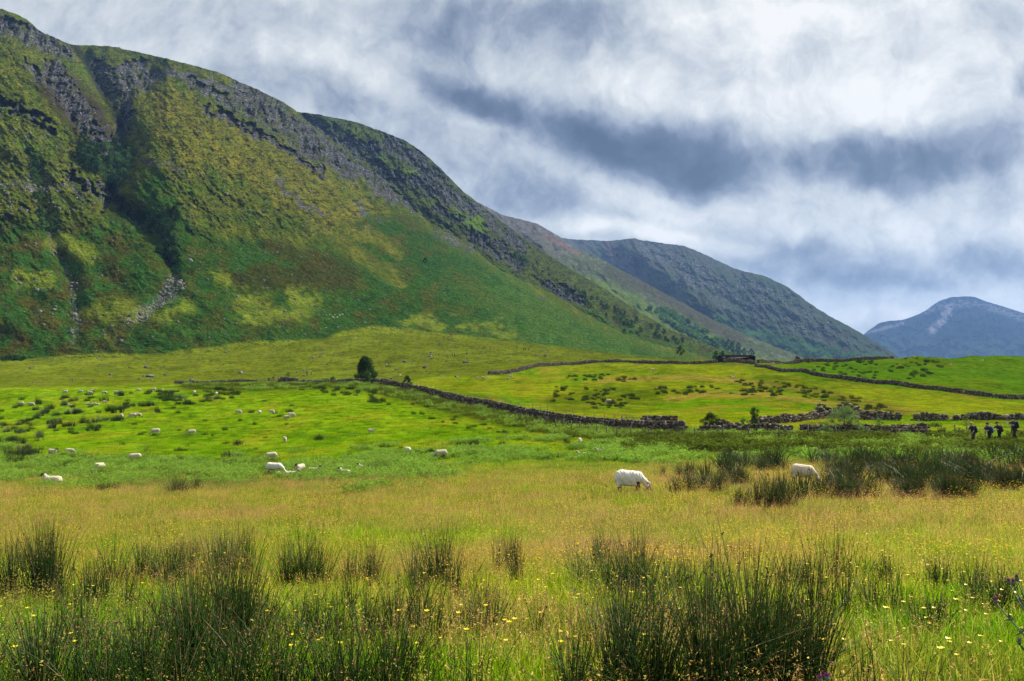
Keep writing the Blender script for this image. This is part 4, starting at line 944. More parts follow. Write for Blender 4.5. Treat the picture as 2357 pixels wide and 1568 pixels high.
# ------------------------------------------------------------ buttercups
PETAL = simple_mat('buttercup_petal', (.80, .62, .02), .4, None, transl=.3)
BSTEM = simple_mat('buttercup_stem', (.10, .17, .03), .6)
def buttercup(label):
    t = thing('buttercup', label, 'flower')
    sb = Buf()
    for k in range(3):
        g = 2 * pi * k / 3; pass
    ring = [[(.0013 * math.cos(2 * pi * k / 3) + .02 * (z / .45) ** 2, .0013 * math.sin(2 * pi * k / 3), z) for k in range(3)] for z in (0, .2, .45)]
    sb.add([p for r_ in ring for p in r_], [(i * 3 + k, i * 3 + (k + 1) % 3, i * 3 + 3 + (k + 1) % 3, i * 3 + 3 + k) for i in range(2) for k in range(3)])
    obj('stem', sb.mesh('buttercup_stem', BSTEM), t)
    pb = Buf()
    for k in range(5):
        g = 2 * pi * k / 5; c, s = math.cos(g), math.sin(g)
        def R(x, y, z): return (.02 + x * c - y * s, x * s + y * c, .45 + z)
        pb.add([R(0, 0, 0), R(.011, -.009, .004), R(.019, 0, .009), R(.011, .009, .004)], [(0, 1, 2, 3)])
    obj('petals', pb.mesh('buttercup_petals', PETAL), t)
    return t
BC = Protos(buttercup('yellow buttercup on a thin stem in the near meadow'))
brng = random.Random(12); nb = 0; BUTTER = []
while nb < 300:
    u = brng.uniform(-20, 2380); v = brng.uniform(1230, 1575)
    den = .30 + .5 * (v > 1450) * (900 < u < 1500) + .4 * (u > 1250) + .3 * float(fbm(np.array([u / 120]), np.array([v / 60]), 2, 400)[0])
    if brng.random() > den * (.5 + .5 * (1560 - v) / 330): continue
    BUTTER.append((u, v)); nb += 1
for (u, v) in BUTTER:
    X, Y, Z = gp(u, v + 30 if v < 1500 else v + 60); s = brng.uniform(.5, .85)
    best = min(((u - q[0]) ** 2 + ((v - q[1]) * 1.3) ** 2, q) for q in NEAR if len(q[6].split(',')[0].split()) <= 10 and q[1] > 1190)
    du, dv = u - best[1][0], v - best[1][1]; rel = ('in front of' if dv > 0 else 'just behind') if abs(dv) > abs(du) else ('right of' if du > 0 else 'left of')
    BC.place((X, Y, Z), brng.random() * 6.28, (s * 1.15, s * 1.15, s * brng.uniform(.8, 1.15)), 'yellow buttercup %s the %s' % (rel, best[1][6].split(',')[0]), 'yellow buttercups in the near meadow')
# the farther ones are past counting
def far_flowers():
    rng = np.random.default_rng(91); N = 3900
    X, Y = spread_points(N, 9, 46, 1.0, .70, rng); Z = GZ(X, Y); U, V = pix(X, Y, Z)
    d = fbm(X / 3.2, Y / 3.2, 3, 401) + .25 * sstep(U, 1000, 2000) + .12; k = rng.random(N) < np.clip(d * 1.6, .03, 1); X, Y, Z = X[k], Y[k], Z[k]
    b = Buf(); blades(b, 3, .03, .22, .34, .003, .1, rng, (.5, 1, 1), (.5, 1, 1)); 
    for i in range(7):
        x, y, z = rng.normal(0, .12), rng.normal(0, .12), rng.uniform(.28, .46); s = .0135
        b.add([(x - s, y, z), (x, y - s, z + .003), (x + s, y, z + .006), (x, y + s, z + .003)], [(0, 1, 2, 3)], None, (1, 1, 1)); b.add([(x, y - s, z), (x, y, z - .008), (x, y + s, z), (x, y, z + .010)], [(0, 1, 2, 3)], None, (1, 1, 1))
    n = len(X); sc = rng.uniform(.8, 1.3, n) * np.clip((Y / 14) ** .25, 1, 1.6)
    scatter_object('wild_flowers', np.stack([X, Y, Z], -1), np.zeros(n, int), np.stack([np.zeros(n), np.zeros(n), rng.random(n) * 6.28], -1), np.stack([sc, sc, sc ** .5], -1), np.ones((n, 3)) * (.72, .56, .03), [b.mesh('flower_patch', GRASS_M)], 'tiny yellow flowers sprinkled through the tan grass', 'flowers')
far_flowers()
# ------------------------------------------------------------ thistles at the lower right
TH_P = simple_mat('thistle_bloom', (.22, .02, .20), .7, 60, .4, transl=.2); TH_G = simple_mat('thistle_green', (.09, .13, .06), .7, 40, .4)
def tube(b, pts, rads, sides=6, colr=(1, 1, 1), cap=True):
    pts = [Vector(p) for p in pts]; rings = []; n = len(pts)
    for i, p in enumerate(pts):
        d = (pts[min(i + 1, n - 1)] - pts[max(i - 1, 0)]).normalized(); a = d.orthogonal().normalized() if i == 0 else (prev - d * prev.dot(d)).normalized(); prev = a; c = d.cross(a)
        rings.append([tuple(p + (a * math.cos(2 * pi * k / sides) + c * math.sin(2 * pi * k / sides)) * rads[i]) for k in range(sides)])
    V = [q for r_ in rings for q in r_]; Q = [(i * sides + k, i * sides + (k + 1) % sides, (i + 1) * sides + (k + 1) % sides, (i + 1) * sides + k) for i in range(n - 1) for k in range(sides)]
    T = []
    if cap:
        V += [tuple(pts[0]), tuple(pts[-1])]; m = len(V)
        T = [(m - 2, (k + 1) % sides, k) for k in range(sides)] + [(m - 1, (n - 1) * sides + k, (n - 1) * sides + (k + 1) % sides) for k in range(sides)]
    b.add(V, Q, T, colr)
def thistle(label, heads, foot):
    t = thing('thistle', label, 'thistle', foot); rg = np.random.default_rng(int(abs(foot[0]) * 100) + 3)
    b = Buf()
    for hp in heads:
        hp = Vector(hp); m_ = Vector((hp.x * .35, hp.y * .35, hp.z * .6)); tube(b, [(0, 0, 0), m_, hp], [.006, .005, .003], 5)
        for q in (.25, .4, .55, .7, .85):
            c = Vector((0, 0, 0)).lerp(m_, q * 1.6) if q < .6 else m_.lerp(hp, (q - .6) / .4)
            specks(b, np.array([c.x]), np.array([c.y]), np.array([c.z]), (.01, .01, .008), .032, 4, rg, (1, 1, 1), .3, .18)
    obj('stem', b.mesh('thistle_stem', TH_G), t)
    for hp in heads:
        hb = Buf(); tube(hb, [(hp[0], hp[1], hp[2] - .004), (hp[0], hp[1], hp[2] + .008), (hp[0], hp[1], hp[2] + .02)], [.005, .011, .007], 8)
        bud = obj('flower_head', hb.mesh('thistle_bud', TH_G), t)
        fb = Buf(); x, y, z = blades(fb, 70, .008, .016, .026, .0012, .45, rg, (1, 1, 1), (1, 1, 1)); o = obj('bloom', fb.mesh('thistle_bloom', TH_P), bud, (hp[0], hp[1], hp[2] + .016))
    return t
def at_depth(u, v, Y):
    a, t = ray(u, v); return float(a) * Y, Y, float(t) * Y
def thistle_at(label, Y, heads, uf):
    a, _ = ray(uf, 1568); X = float(a) * Y; Z = float(GZ(X, Y)); hs = []
    for (u, v) in heads: p = at_depth(u, v, Y); hs.append((p[0] - X, 0.02 * len(hs), p[2] - Z - .02))
    thistle(label, hs, (X, Y, Z))
thistle_at('thistle with a bright purple bloom at the bottom edge below the largest rushes', 3.3, [(1888, 1561), (1908, 1560)], 1900)
thistle_at('tall thistle with small dark purple blooms leaning in from the right edge', 4.2, [(2322, 1336), (2338, 1340), (2352, 1332), (2308, 1387)], 2420)
thistle_at('short thistle with one purple bloom at the right edge', 4.2, [(2346, 1474)], 2440)
# ------------------------------------------------------------ dry-stone walls
def stone_mat():
    m, n = new_mat('wall_stone'); tco = n.node('ShaderNodeTexCoord').outputs['Object']
    at = n.node('ShaderNodeAttribute'); at.attribute_name = 'Col'
    ns = n.noise(tco, 5, 4, .6); c = n.vmath('SCALE', at.outputs['Color'], n.maprange(ns, .3, .7, .6, 1.35))
    li = n.maprange(n.noise(tco, 2.3, 3, .6), .56, .66, 0, .8); c = n.mix(li, c, (.26, .26, .23, 1))
    bn = n.node('ShaderNodeBump'); bn.inputs['Distance'].default_value = .05; n.set(bn.inputs['Height'], ns)
    p = n.node('ShaderNodeBsdfDiffuse'); n.set(p.inputs[0], c); n.l.new(bn.outputs[0], p.inputs['Normal'])
    o = n.node('ShaderNodeOutputMaterial'); n.l.new(p.outputs[0], o.inputs[0]); return m
STONE = stone_mat()
_ico_v = None
def stones(b, centers, sizes, rng, cols):
    """irregular block stones: cube corners jittered, chamfered by an extra ring"""
    base = np.array([(x, y, z) for x in (-1, 1) for y in (-1, 1) for z in (-1, 1)], float)
    extra = np.array([(0, 0, 1.25), (0, 0, -1.25), (1.25, 0, 0), (-1.25, 0, 0), (0, 1.25, 0), (0, -1.25, 0)], float)
    B = np.concatenate([base * .78, extra * .82])
    quads = [((0, 1, 3, 2), 11), ((4, 6, 7, 5), 10), ((0, 4, 5, 1), 13), ((2, 3, 7, 6), 12), ((0, 2, 6, 4), 9), ((1, 5, 7, 3), 8)]
    T = np.array([(q[i], q[(i + 1) % 4], c) for q, c in quads for i in range(4)])
    n = len(centers); V = B[None] * (1 + rng.uniform(-.22, .22, (n, 14, 3)))
    V = V * np.asarray(sizes)[:, None, :]
    ax = rng.normal(0, .18, (n, 3)); ax[:, 2] += rng.uniform(-.5, .5, n)
    cx, sx_ = np.cos(ax[:, 0]), np.sin(ax[:, 0]); cy, sy_ = np.cos(ax[:, 1]), np.sin(ax[:, 1]); cz, sz_ = np.cos(ax[:, 2]), np.sin(ax[:, 2])
    x, y, z = V[..., 0], V[..., 1], V[..., 2]
    y, z = y * cx[:, None] - z * sx_[:, None], y * sx_[:, None] + z * cx[:, None]
    x, z = x * cy[:, None] + z * sy_[:, None], -x * sy_[:, None] + z * cy[:, None]
    x, y = x * cz[:, None] - y * sz_[:, None], x * sz_[:, None] + y * cz[:, None]
    V = np.stack([x, y, z], -1) + np.asarray(centers)[:, None, :]
    b.add(V, None, (np.arange(n)[:, None, None] * 14 + T[None]).reshape(-1, 3), np.repeat(cols, 14, 0))
def stone_cols(n, rng, warm=0):
    g = rng.uniform(.03, .11, (n, 1)) * np.array([[1.25, 1.0, .82]]); k = rng.random((n, 1))
    g = np.where(k < .15, g * np.array([[1.1, 1.0, .6]]), g); g = np.where(k > .86, g * 3.0, g); return g
def wall_path(pts_uv, step, fixed=None):
    P = []
    for q in pts_uv:
        if len(q) == 3: a, t = ray(q[0], q[1]); Y = q[2]; P.append((float(a) * Y, Y))
        else: x, y, z = gp(q[0], q[1]); P.append((x, y))
    P = np.array(P); seg = np.hypot(*np.diff(P, axis=0).T); s = np.concatenate([[0], np.cumsum(seg)]); n = max(2, int(s[-1] / step))
    q = np.linspace(0, s[-1], n); x = np.interp(q, s, P[:, 0]); y = np.interp(q, s, P[:, 1])
    k = 9; 
    if n > 3 * k: x = np.convolve(np.pad(x, k, 'edge'), np.ones(2 * k + 1) / (2 * k + 1), 'valid'); y = np.convolve(np.pad(y, k, 'edge'), np.ones(2 * k + 1) / (2 * k + 1), 'valid')
    return x, y, q
def build_wall(label, pts, height, ss, seed, ruin=0.0, group='dry stone walls', gaps=()):
    rng = np.random.default_rng(seed); x, y, q = wall_path(pts, ss * 1.05)
    z = GZ(x, y); dx = np.gradient(x); dy = np.gradient(y); L = np.hypot(dx, dy) + 1e-9; nx, ny = -dy / L, dx / L
    hv = height * (1 + .10 * fbm(q / 6, q * 0, 3, seed) * 1.6 + ruin * fbm(q / 5, q * 0 + 5, 3, seed + 1) * 1.8)
    hv = np.clip(hv, ss * .8, None); keep = np.ones(len(x), bool)
    for (g0, g1) in gaps: keep &= ~((q / q[-1] > g0) & (q / q[-1] < g1))
    C_, S_ = [], []
    lay = ss * .62
    for side in (-1, 0, 1):
        for k in range(int(height * (1 + ruin) / lay) + 1):
            zz = lay * (k + .45); on = (zz < hv - .02) & keep & (rng.random(len(x)) > .02)
            if side == 0: on &= zz > hv - lay * 2.2
            wdt = (.30 - .10 * zz / height) * max(1, ss / .4)
            jx = rng.uniform(-.4, .4, len(x)) * ss + (k % 2) * ss * .5
            c = np.stack([x + dx / L * jx + nx * side * wdt, y + dy / L * jx + ny * side * wdt, z + zz + rng.uniform(-.04, .04, len(x))], -1)[on]
            C_.append(c); S_.append(np.stack([ss * rng.uniform(.4, .75, on.sum()), ss * rng.uniform(.35, .5, on.sum()), lay * rng.uniform(.45, .72, on.sum())], -1))
    # cope stones set on edge
    on = keep & (rng.random(len(x)) > .08); m = on.sum()
    for sh in (0, .5):
        c = np.stack([x + dx * sh, y + dy * sh, z + hv + ss * .18], -1)[on]; C_.append(c); S_.append(np.stack([ss * rng.uniform(.22, .4, m), ss * rng.uniform(.5, .8, m), ss * rng.uniform(.35, .62, m)], -1))
    # align stones with the wall
    b = Buf(); Cc = np.concatenate(C_); Ss = np.concatenate(S_)
    stones(b, Cc, Ss, rng, stone_cols(len(Cc), rng))
    o = obj('stone_wall', b.mesh('stone_wall', STONE)); return tag(o, label, 'wall', group)
build_wall('long dry stone wall running from behind the lone tree down towards the right foreground', [(690, 876, 232), (760, 871, 226), (830, 873, 214), (880, 884, 203), (930, 895, 190), (985, 909, 176), (1040, 922, 163), (1140, 944, 143), (1240, 965, 124), (1330, 976, 112), (1420, 987, 102), (1500, 996, 95), (1590, 1000, 92)], 1.12, .36, 1)
build_wall('low continuation of the long stone wall behind the wire fence and the reddish scrub', [(1595, 1000, 91), (1680, 1003, 90), (1780, 1006, 88), (1900, 1009, 86), (2040, 1012, 84), (2150, 1014, 83)], .8, .34, 2, .55, gaps=[(.44, .47)])
build_wall('dark stone wall along the crest left of the field gate with the walkers', [(395, 887, 236), (470, 886, 240), (530, 885, 243), (598, 884, 246)], 1.1, .36, 3)
build_wall('short stretch of stone wall between the field gate and the lone tree', [(640, 883, 245), (665, 880, 240), (688, 877, 234)], 1.2, .45, 4)
build_wall('curved dark stone wall climbing over the rise in the middle distance', [(1120, 866, 262), (1180, 859, 275), (1240, 847, 295), (1300, 839, 312), (1350, 837, 320), (1420, 838, 326), (1500, 840, 328), (1600, 840, 326), (1655, 841, 322)], 1.1, .4, 5)
build_wall('stone wall in front of the black barn', [(1660, 842, 318), (1700, 842, 312), (1740, 843, 300)], 1.2, .46, 6)
build_wall('stone wall descending to the right below the green skyline field', [(1738, 846, 296), (1790, 860, 270), (1850, 870, 250), (1920, 880, 236), (1990, 890, 226), (2080, 897, 218), (2160, 901, 212), (2260, 911, 204), (2357, 920, 196), (2480, 930, 190)], .95, .36, 7)
build_wall('stone wall on the skyline right of the black barn', [(1742, 841, 305), (1780, 836, 318), (1830, 830, 330), (1880, 826, 336), (1960, 824, 342), (2060, 825, 346)], 1.2, .42, 8)
build_wall('short thick stub of stone wall right of the small field gate', [(1480, 984, 104), (1520, 984, 103), (1552, 984, 103)], 1.35, .42, 9)
build_wall('tumbled stone wall rising to a ruined heap behind the pale willow bush', [(1720, 985, 103), (1800, 981, 106), (1850, 974, 110), (1885, 963, 114), (1930, 958, 116), (1990, 963, 114), (2040, 968, 112), (2085, 973, 110)], .8, .36, 10, .7)
build_wall('broken low stone wall behind the line of four hikers', [(2090, 974, 110), (2160, 974, 111), (2230, 976, 112), (2300, 978, 112), (2400, 980, 112)], .7, .42, 11, .6, gaps=[(.3, .36)])
def heap(label, u, v, r, h, n, seed, ss=.35):
    X, Y, Z = gp(u, v); rng = np.random.default_rng(seed); a = rng.random(n) * 6.28; q = np.sqrt(rng.random(n)); px = r * q * np.cos(a); py = r * .5 * q * np.sin(a)
    pz = rng.random(n) * h * (1 - q ** 2 * .9); b = Buf(); S = rng.uniform(.5, 1.1, (n, 3)) * np.array([ss, ss * .8, ss * .6]); stones(b, np.stack([px, py, pz], -1), S, rng, stone_cols(n, rng) * 1.25)
    tag(obj('stone_heap', b.mesh('stone_heap', STONE), None, (X, Y, Z)), label, 'stone heap', 'heaps of fallen wall stones')
heap('highest heap of fallen stones on the ruined wall left of its summit', 1893, 962, 1.9, 2.1, 130, 1)
heap('rounded heap of fallen stones on the ruined wall behind the willow', 1950, 955, 2.6, 2.0, 150, 2)
heap('long heap of fallen stones on the right end of the ruined wall', 2010, 966, 3.2, 1.4, 130, 3)
heap('pale heap of stones between the round bush and the slender young tree', 1655, 985, 2.0, 1.0, 90, 4)
heap('round stone cairn against the skyline wall', 1836, 834, 1.6, 2.6, 120, 5, .5)
# ------------------------------------------------------------ wire fences and gates
WOOD = simple_mat('weathered_wood', (.11, .09, .07), .85, 9, .4, .01); WIRE = simple_mat('fence_wire', (.16, .16, .15), .5)
def fence(label, pts, spacing, hpost, pw, wires, seed, group=None, lean=.06, sunk=0):
    rg = random.Random(seed); x, y, q = wall_path(pts, .5); n = int(q[-1] / spacing) + 1; qs = np.linspace(0, q[-1], n)
    px = np.interp(qs, q, x); py = np.interp(qs, q, y); pz = GZ(px, py)
    t = thing('wire_fence', label, 'fence', (px[0], py[0], pz[0]), group=group); tops = []
    for i in range(n):
        b = Buf(); l = (rg.gauss(0, lean), rg.gauss(0, lean)); h = hpost * rg.uniform(.92, 1.1); w = pw * rg.uniform(.85, 1.15)
        ox, oy, oz = px[i] - px[0], py[i] - py[0], pz[i] - pz[0]
        tube(b, [(0, 0, -.3), (l[0] * h * .5, l[1] * h * .5, h * .5), (l[0] * h, l[1] * h, h)], [w, w * .95, w * .85], 6); obj('post', b.mesh('fence_post', WOOD), t, (ox, oy, oz)); tops.append((ox, oy, oz, l, h))
    for k in wires:
        b = Buf(); P = [(ox + l[0] * h * k, oy + l[1] * h * k, oz + h * k) for ox, oy, oz, l, h in tops]
        for i in range(len(P) - 1): tube(b, [P[i], ((P[i][0] + P[i + 1][0]) / 2, (P[i][1] + P[i + 1][1]) / 2, (P[i][2] + P[i + 1][2]) / 2 - .03), P[i + 1]], [.006] * 3, 3, cap=False)
        obj('wire', b.mesh('fence_wire', WIRE), t)
    return t
fence('wooden post and wire fence in front of the long wall and the four hikers', [(1180, 985, 122), (1300, 1008, 104), (1440, 1024, 86), (1600, 1030, 80), (1800, 1030, 78), (2000, 1028, 77), (2200, 1026, 76), (2400, 1024, 76)], 2.7, 1.35, .065, (.45, .7, .93), 5)
fence('row of thin posts and wire leaning over the top of the long wall', [(880, 880, 208), (985, 905, 180), (1140, 940, 147), (1330, 972, 116), (1470, 990, 100)], 3.0, 1.95, .05, (.9,), 6)
fence('line of short fence posts below the long wall beside the lone tree', [(640, 886, 228), (760, 886, 206), (900, 908, 180), (1040, 942, 146), (1180, 968, 122)], 3.2, 1.15, .05, (.6, .95), 7)
fence('thin posts and wire beside the crest wall on the left', [(480, 890, 225), (560, 889, 225), (640, 887, 228)], 4.5, 1.2, .05, (.9,), 8)
def gate(label, u, v, Y, w, h, rot, mat=WOOD):
    a, _ = ray(u, v); X = float(a) * Y; Z = float(GZ(X, Y)); t = thing('field_gate', label, 'gate', (X, Y, Z), rot, 'wooden field gates')
    def bar(nm, p, q, r):
        b = Buf(); tube(b, [p, q], [r, r], 5); obj(nm, b.mesh(nm, mat), t)
    for x in (-w / 2 - .12, w / 2 + .12): bar('gate_post', (x, 0, -.2), (x, 0, h * 1.2), .11)
    for k in range(5): bar('rail', (-w / 2, .03, .18 + k * (h - .2) / 4), (w / 2, .03, .18 + k * (h - .2) / 4), .04)
    for x in (-w / 2 + .05, 0, w / 2 - .05): bar('upright', (x, -.02, .1), (x, -.02, h * 1.02), .045)
    bar('brace', (-w / 2, -.04, .15), (w / 2, -.04, h), .04)
    return t
gate('wide wooden field gate in the crest wall where walkers stand', 608, 884, 245, 4.4, 1.4, .05); gate('second wooden gate panel beside the wide one in the crest wall', 630, 884, 245, 3.2, 1.5, .05)
gate('small weathered wooden gate in front of the stub of wall', 1461, 984, 101, 3.0, 1.5, .1)
# ------------------------------------------------------------ the black barn
def barn():
    a, _ = ray(1692, 840); Y = 330.; X = float(a) * Y; Z = float(GZ(X, Y)) - .1
    dark = simple_mat('tarred_boards', (.012, .012, .013), .7, 2, .5, .03); roofm = simple_mat('rusty_sheet_roof', (.010, .009, .009), .95, 1.2, .5, .03, spec=.0); pale = simple_mat('torn_tarpaulin', (.10, .10, .12), .7, 2, .6)
    t = thing('barn', 'low black open fronted barn behind the meeting of three walls', 'barn', (X, Y, Z), .04)
    w, d, h0, h1 = 15.2, 6.0, 2.5, 3.2
    def box(nm, x0, x1, y0, y1, z0, z1, mat, parent=t, zz=None):
        b = Buf(); V = [(x, y, z) for x in (x0, x1) for y in (y0, y1) for z in (z0, z1)]
        if zz: V = [(x, y, (z if z == z0 else zz(x, y))) for x, y, z in V]
        b.add(V, [(0, 1, 3, 2), (4, 6, 7, 5), (0, 4, 5, 1), (2, 3, 7, 6), (0, 2, 6, 4), (1, 5, 7, 3)]); return obj(nm, b.mesh(nm, mat), parent)
    box('back_wall', -w / 2, w / 2, d / 2 - .1, d / 2, 0, h0, dark); box('side_wall', -w / 2, -w / 2 + .12, -d / 2, d / 2, 0, h0, dark); box('side_wall', w / 2 - .12, w / 2, -d / 2, d / 2, 0, h0, dark)
    box('front_boards', -w / 2 + .13, -w / 2 + 3.4, -d / 2 + .02, -d / 2 + .1, 0, h0, dark)
    for x in (-w / 2 + 3.4, -1.2, 2.2, 4.8, w / 2 - .2): b = Buf(); tube(b, [(x, -d / 2 + .05, 0), (x, -d / 2 + .05, h0)], [.09, .09], 5); obj('post', b.mesh('barn_post', WOOD), t)
    box('tarpaulin', -w / 2 + 3.5, -w / 2 + 6.6, -d / 2 - .06, -d / 2 - .02, 1.5, h0 - .1, pale)
    b = Buf(); e = .35
    V = [(-w / 2 - e, -d / 2 - e, h0), (w / 2 + e, -d / 2 - e, h0), (w / 2 - 1.2, 0, h1), (-w / 2 + 3, 0, h1), (-w / 2 - e, d / 2 + e, h0), (w / 2 + e, d / 2 + e, h0)]
    V2 = [(x, y, z + .12) for x, y, z in V]
    F_ = [(6, 7, 8, 9), (9, 8, 11, 10), (0, 3, 2, 1), (3, 4, 5, 2), (0, 1, 7, 6), (4, 10, 11, 5)]; T_ = [(6, 9, 10), (7, 11, 8), (0, 4, 3), (1, 2, 5)]
    b.add(V + V2, F_, T_); V3 = V + V2; obj('roof', b.mesh('barn_roof', roofm), t)
barn()
# ------------------------------------------------------------ trees
BARK = simple_mat('bark', (.07, .055, .04), .9, 6, .4, .02)
def leaf_mat(name, colr, transl=.3):
    m, n = new_mat(name); at = n.node('ShaderNodeAttribute'); at.attribute_name = 'Col'; oi = n.node('ShaderNodeObjectInfo').outputs['Random']
    c = n.vmath('SCALE', n.vmath('MULTIPLY', at.outputs['Color'], colr), n.maprange(oi, 0, 1, .7, 1.35))
    d = n.node('ShaderNodeBsdfDiffuse'); n.set(d.inputs[0], c); t = n.node('ShaderNodeBsdfTranslucent'); n.set(t.inputs[0], c)
    mx = n.node('ShaderNodeMixShader'); mx.inputs[0].default_value = transl; n.l.new(d.outputs[0], mx.inputs[1]); n.l.new(t.outputs[0], mx.inputs[2])
    o = n.node('ShaderNodeOutputMaterial'); n.l.new(mx.outputs[0], o.inputs[0]); return m
LEAF_D = leaf_mat('dark_leaves', (.024, .052, .014)); LEAF_G = leaf_mat('birch_leaves', (.062, .13, .036)); LEAF_W = leaf_mat('willow_leaves', (.14, .22, .06), .4)
def tree_mesh(rng, h, w, nlimb, nleaf, leaf, profile, trunk_frac=.12, clump=.16, mat=LEAF_D, gap=.0, trunk_r=None):
    """profile(s) gives crown half width (0..1) at crown height fraction s"""
    tb = Buf(); tr = trunk_r or h * .022
    top = h * .82; tube(tb, [(0, 0, -.3), (rng.normal(0, .02) * h, rng.normal(0, .02) * h, top * .4), (rng.normal(0, .03) * h, rng.normal(0, .03) * h, top)], [tr, tr * .7, tr * .2], 7)
    cen = []
    for i in range(nlimb):
        s = (i + .5) / nlimb; s = s ** .9; z = h * (trunk_frac + (1 - trunk_frac) * s * .96); az = i * 2.4 + rng.normal(0, .4); r = w * profile(s) * rng.uniform(.35, 1.0)
        e = (r * math.cos(az), r * math.sin(az), z); b0 = (0, 0, max(h * .06, z - r * .9 - h * .05))
        if r > w * .15: tube(tb, [b0, (e[0] * .5, e[1] * .5, (b0[2] + z) / 2 + h * .01), e], [tr * .35, tr * .22, tr * .08], 4, cap=False)
        cen.append(e)
    cen = np.array(cen); k = max(1, nleaf // nlimb); cb = Buf()
    cs = clump * h * rng.uniform(.6, 1.25, (len(cen), 1)); n = len(cen) * k
    d = rng.normal(0, 1, (n, 3)); d /= np.linalg.norm(d, axis=1)[:, None]; rad = rng.random((n, 1)) ** .45
    c = np.repeat(cen, k, 0) + d * rad * np.repeat(cs, k, 0) * np.array([1, 1, .8]); c[:, 2] = np.maximum(c[:, 2], h * .03)
    a = rng.normal(0, 1, (n, 3)); a /= np.linalg.norm(a, axis=1)[:, None]; b_ = np.cross(a, rng.normal(0, 1, (n, 3))); b_ /= np.linalg.norm(b_, axis=1)[:, None]
    s = leaf * rng.uniform(.6, 1.3, (n, 1)); V = np.stack([c - a * s, c - b_ * s * .6, c + a * s, c + b_ * s * .6], 1)
    cb.add(V, np.arange(n)[:, None] * 4 + np.arange(4), None, np.repeat(rng.uniform(.6, 1.5, (n, 1)) * np.ones((1, 3)), 4, 0))
    return tb.mesh('tree_trunk', BARK), cb.mesh('tree_crown', mat)
def tree(name, label, cat, ms, loc, rotz=0, group=None, scale=1, trunk='trunk'):
    t = thing(name, label, cat, loc, rotz, group, scale); obj(trunk, ms[0], t); obj('crown', ms[1], t); return t
trng = np.random.default_rng(55)
def onground(u, v, Y): a, _ = ray(u, v); X = float(a) * Y; return X, Y, float(GZ(X, Y))
ovoid = lambda s: (math.sin(pi * min(1, (s * .9 + .12))) ** .7)
conic = lambda s: .35 + .65 * (1 - abs(s - .3) / .7) if s > .3 else .75 + .25 * s / .3
# the lone tree by the wall bend
X, Y, Z = onground(840, 872, 221); tree('lone_tree', 'tall dark lone tree standing at the bend of the long stone wall', 'tree', tree_mesh(trng, 7.6, 3.5, 62, 9000, .16, lambda s: (1 - .75 * max(0, s - .25) / .75) * min(1, .75 + s), .05, .125, LEAF_D), (X, Y, Z))
X, Y, Z = onground(845, 890, 205); tree('bush', 'light green bush at the foot of the tall dark lone tree', 'bush', tree_mesh(trng, 3.2, 1.25, 18, 2600, .10, ovoid, .02, .22, LEAF_G), (X, Y, Z))
X, Y, Z = onground(937, 895, 192); tree('bush', 'open dark bush growing behind the long wall right of the lone tree', 'bush', tree_mesh(trng, 2.9, 1.35, 16, 1700, .11, ovoid, .02, .17, LEAF_D), (X, Y, Z))
X, Y, Z = onground(766, 872, 232); tree('bush', 'small green bush above the wall left of the lone tree', 'bush', tree_mesh(trng, 2.0, .95, 12, 1400, .10, ovoid, .02, .22, LEAF_G), (X, Y, Z))
X, Y, Z = onground(664, 876, 250); tree('bush', 'thin sapling beside the field gate with walkers', 'bush', tree_mesh(trng, 2.6, .9, 10, 600, .10, ovoid, .02, .16, LEAF_G), (X, Y, Z))
X, Y, Z = onground(1635, 995, 93); tree('bush', 'round dark green bush in front of the pale stone heap', 'bush', tree_mesh(trng, 2.15, 1.15, 22, 4200, .055, ovoid, .02, .2, LEAF_D), (X, Y, Z))
X, Y, Z = onground(1738, 995, 93); tree('young_tree', 'slender dark young tree with an open top behind the wall', 'tree', tree_mesh(trng, 2.75, .7, 16, 2400, .055, lambda s: .8 - .1 * s, .02, .15, LEAF_D), (X, Y, Z))
X, Y, Z = onground(1712, 995, 96); tree('bush', 'low spreading bush at the left foot of the slender young tree', 'bush', tree_mesh(trng, 1.3, 1.0, 12, 1100, .055, ovoid, .02, .2, LEAF_G), (X, Y, Z))
X, Y, Z = onground(1945, 1010, 84); tree('willow_bush', 'large pale green willow bush in front of the ruined wall', 'bush', tree_mesh(trng, 3.0, 2.9, 40, 7500, .045, lambda s: .95 - .55 * s, .02, .15, LEAF_W), (X, Y, Z))
X, Y, Z = onground(2024, 1012, 84); tree('willow_bush', 'small pale green willow shoot right of the large willow bush', 'bush', tree_mesh(trng, 1.7, .65, 12, 900, .05, ovoid, .02, .18, LEAF_W), (X, Y, Z))
X, Y, Z = onground(2225, 1004, 84); tree('willow_bush', 'thin pale sapling between the third and fourth hiker', 'bush', tree_mesh(trng, 2.1, .45, 12, 420, .05, lambda s: .8 - .4 * s, .02, .12, LEAF_W), (X, Y, Z))
X, Y, Z = onground(30, 826, 405); tree('bush', 'dark bramble mound at the foot of the hill on the far left', 'bush', tree_mesh(trng, 2.6, 6.5, 26, 2200, .3, lambda s: 1 - .4 * s, .02, .45, LEAF_D), (X, Y, Z))
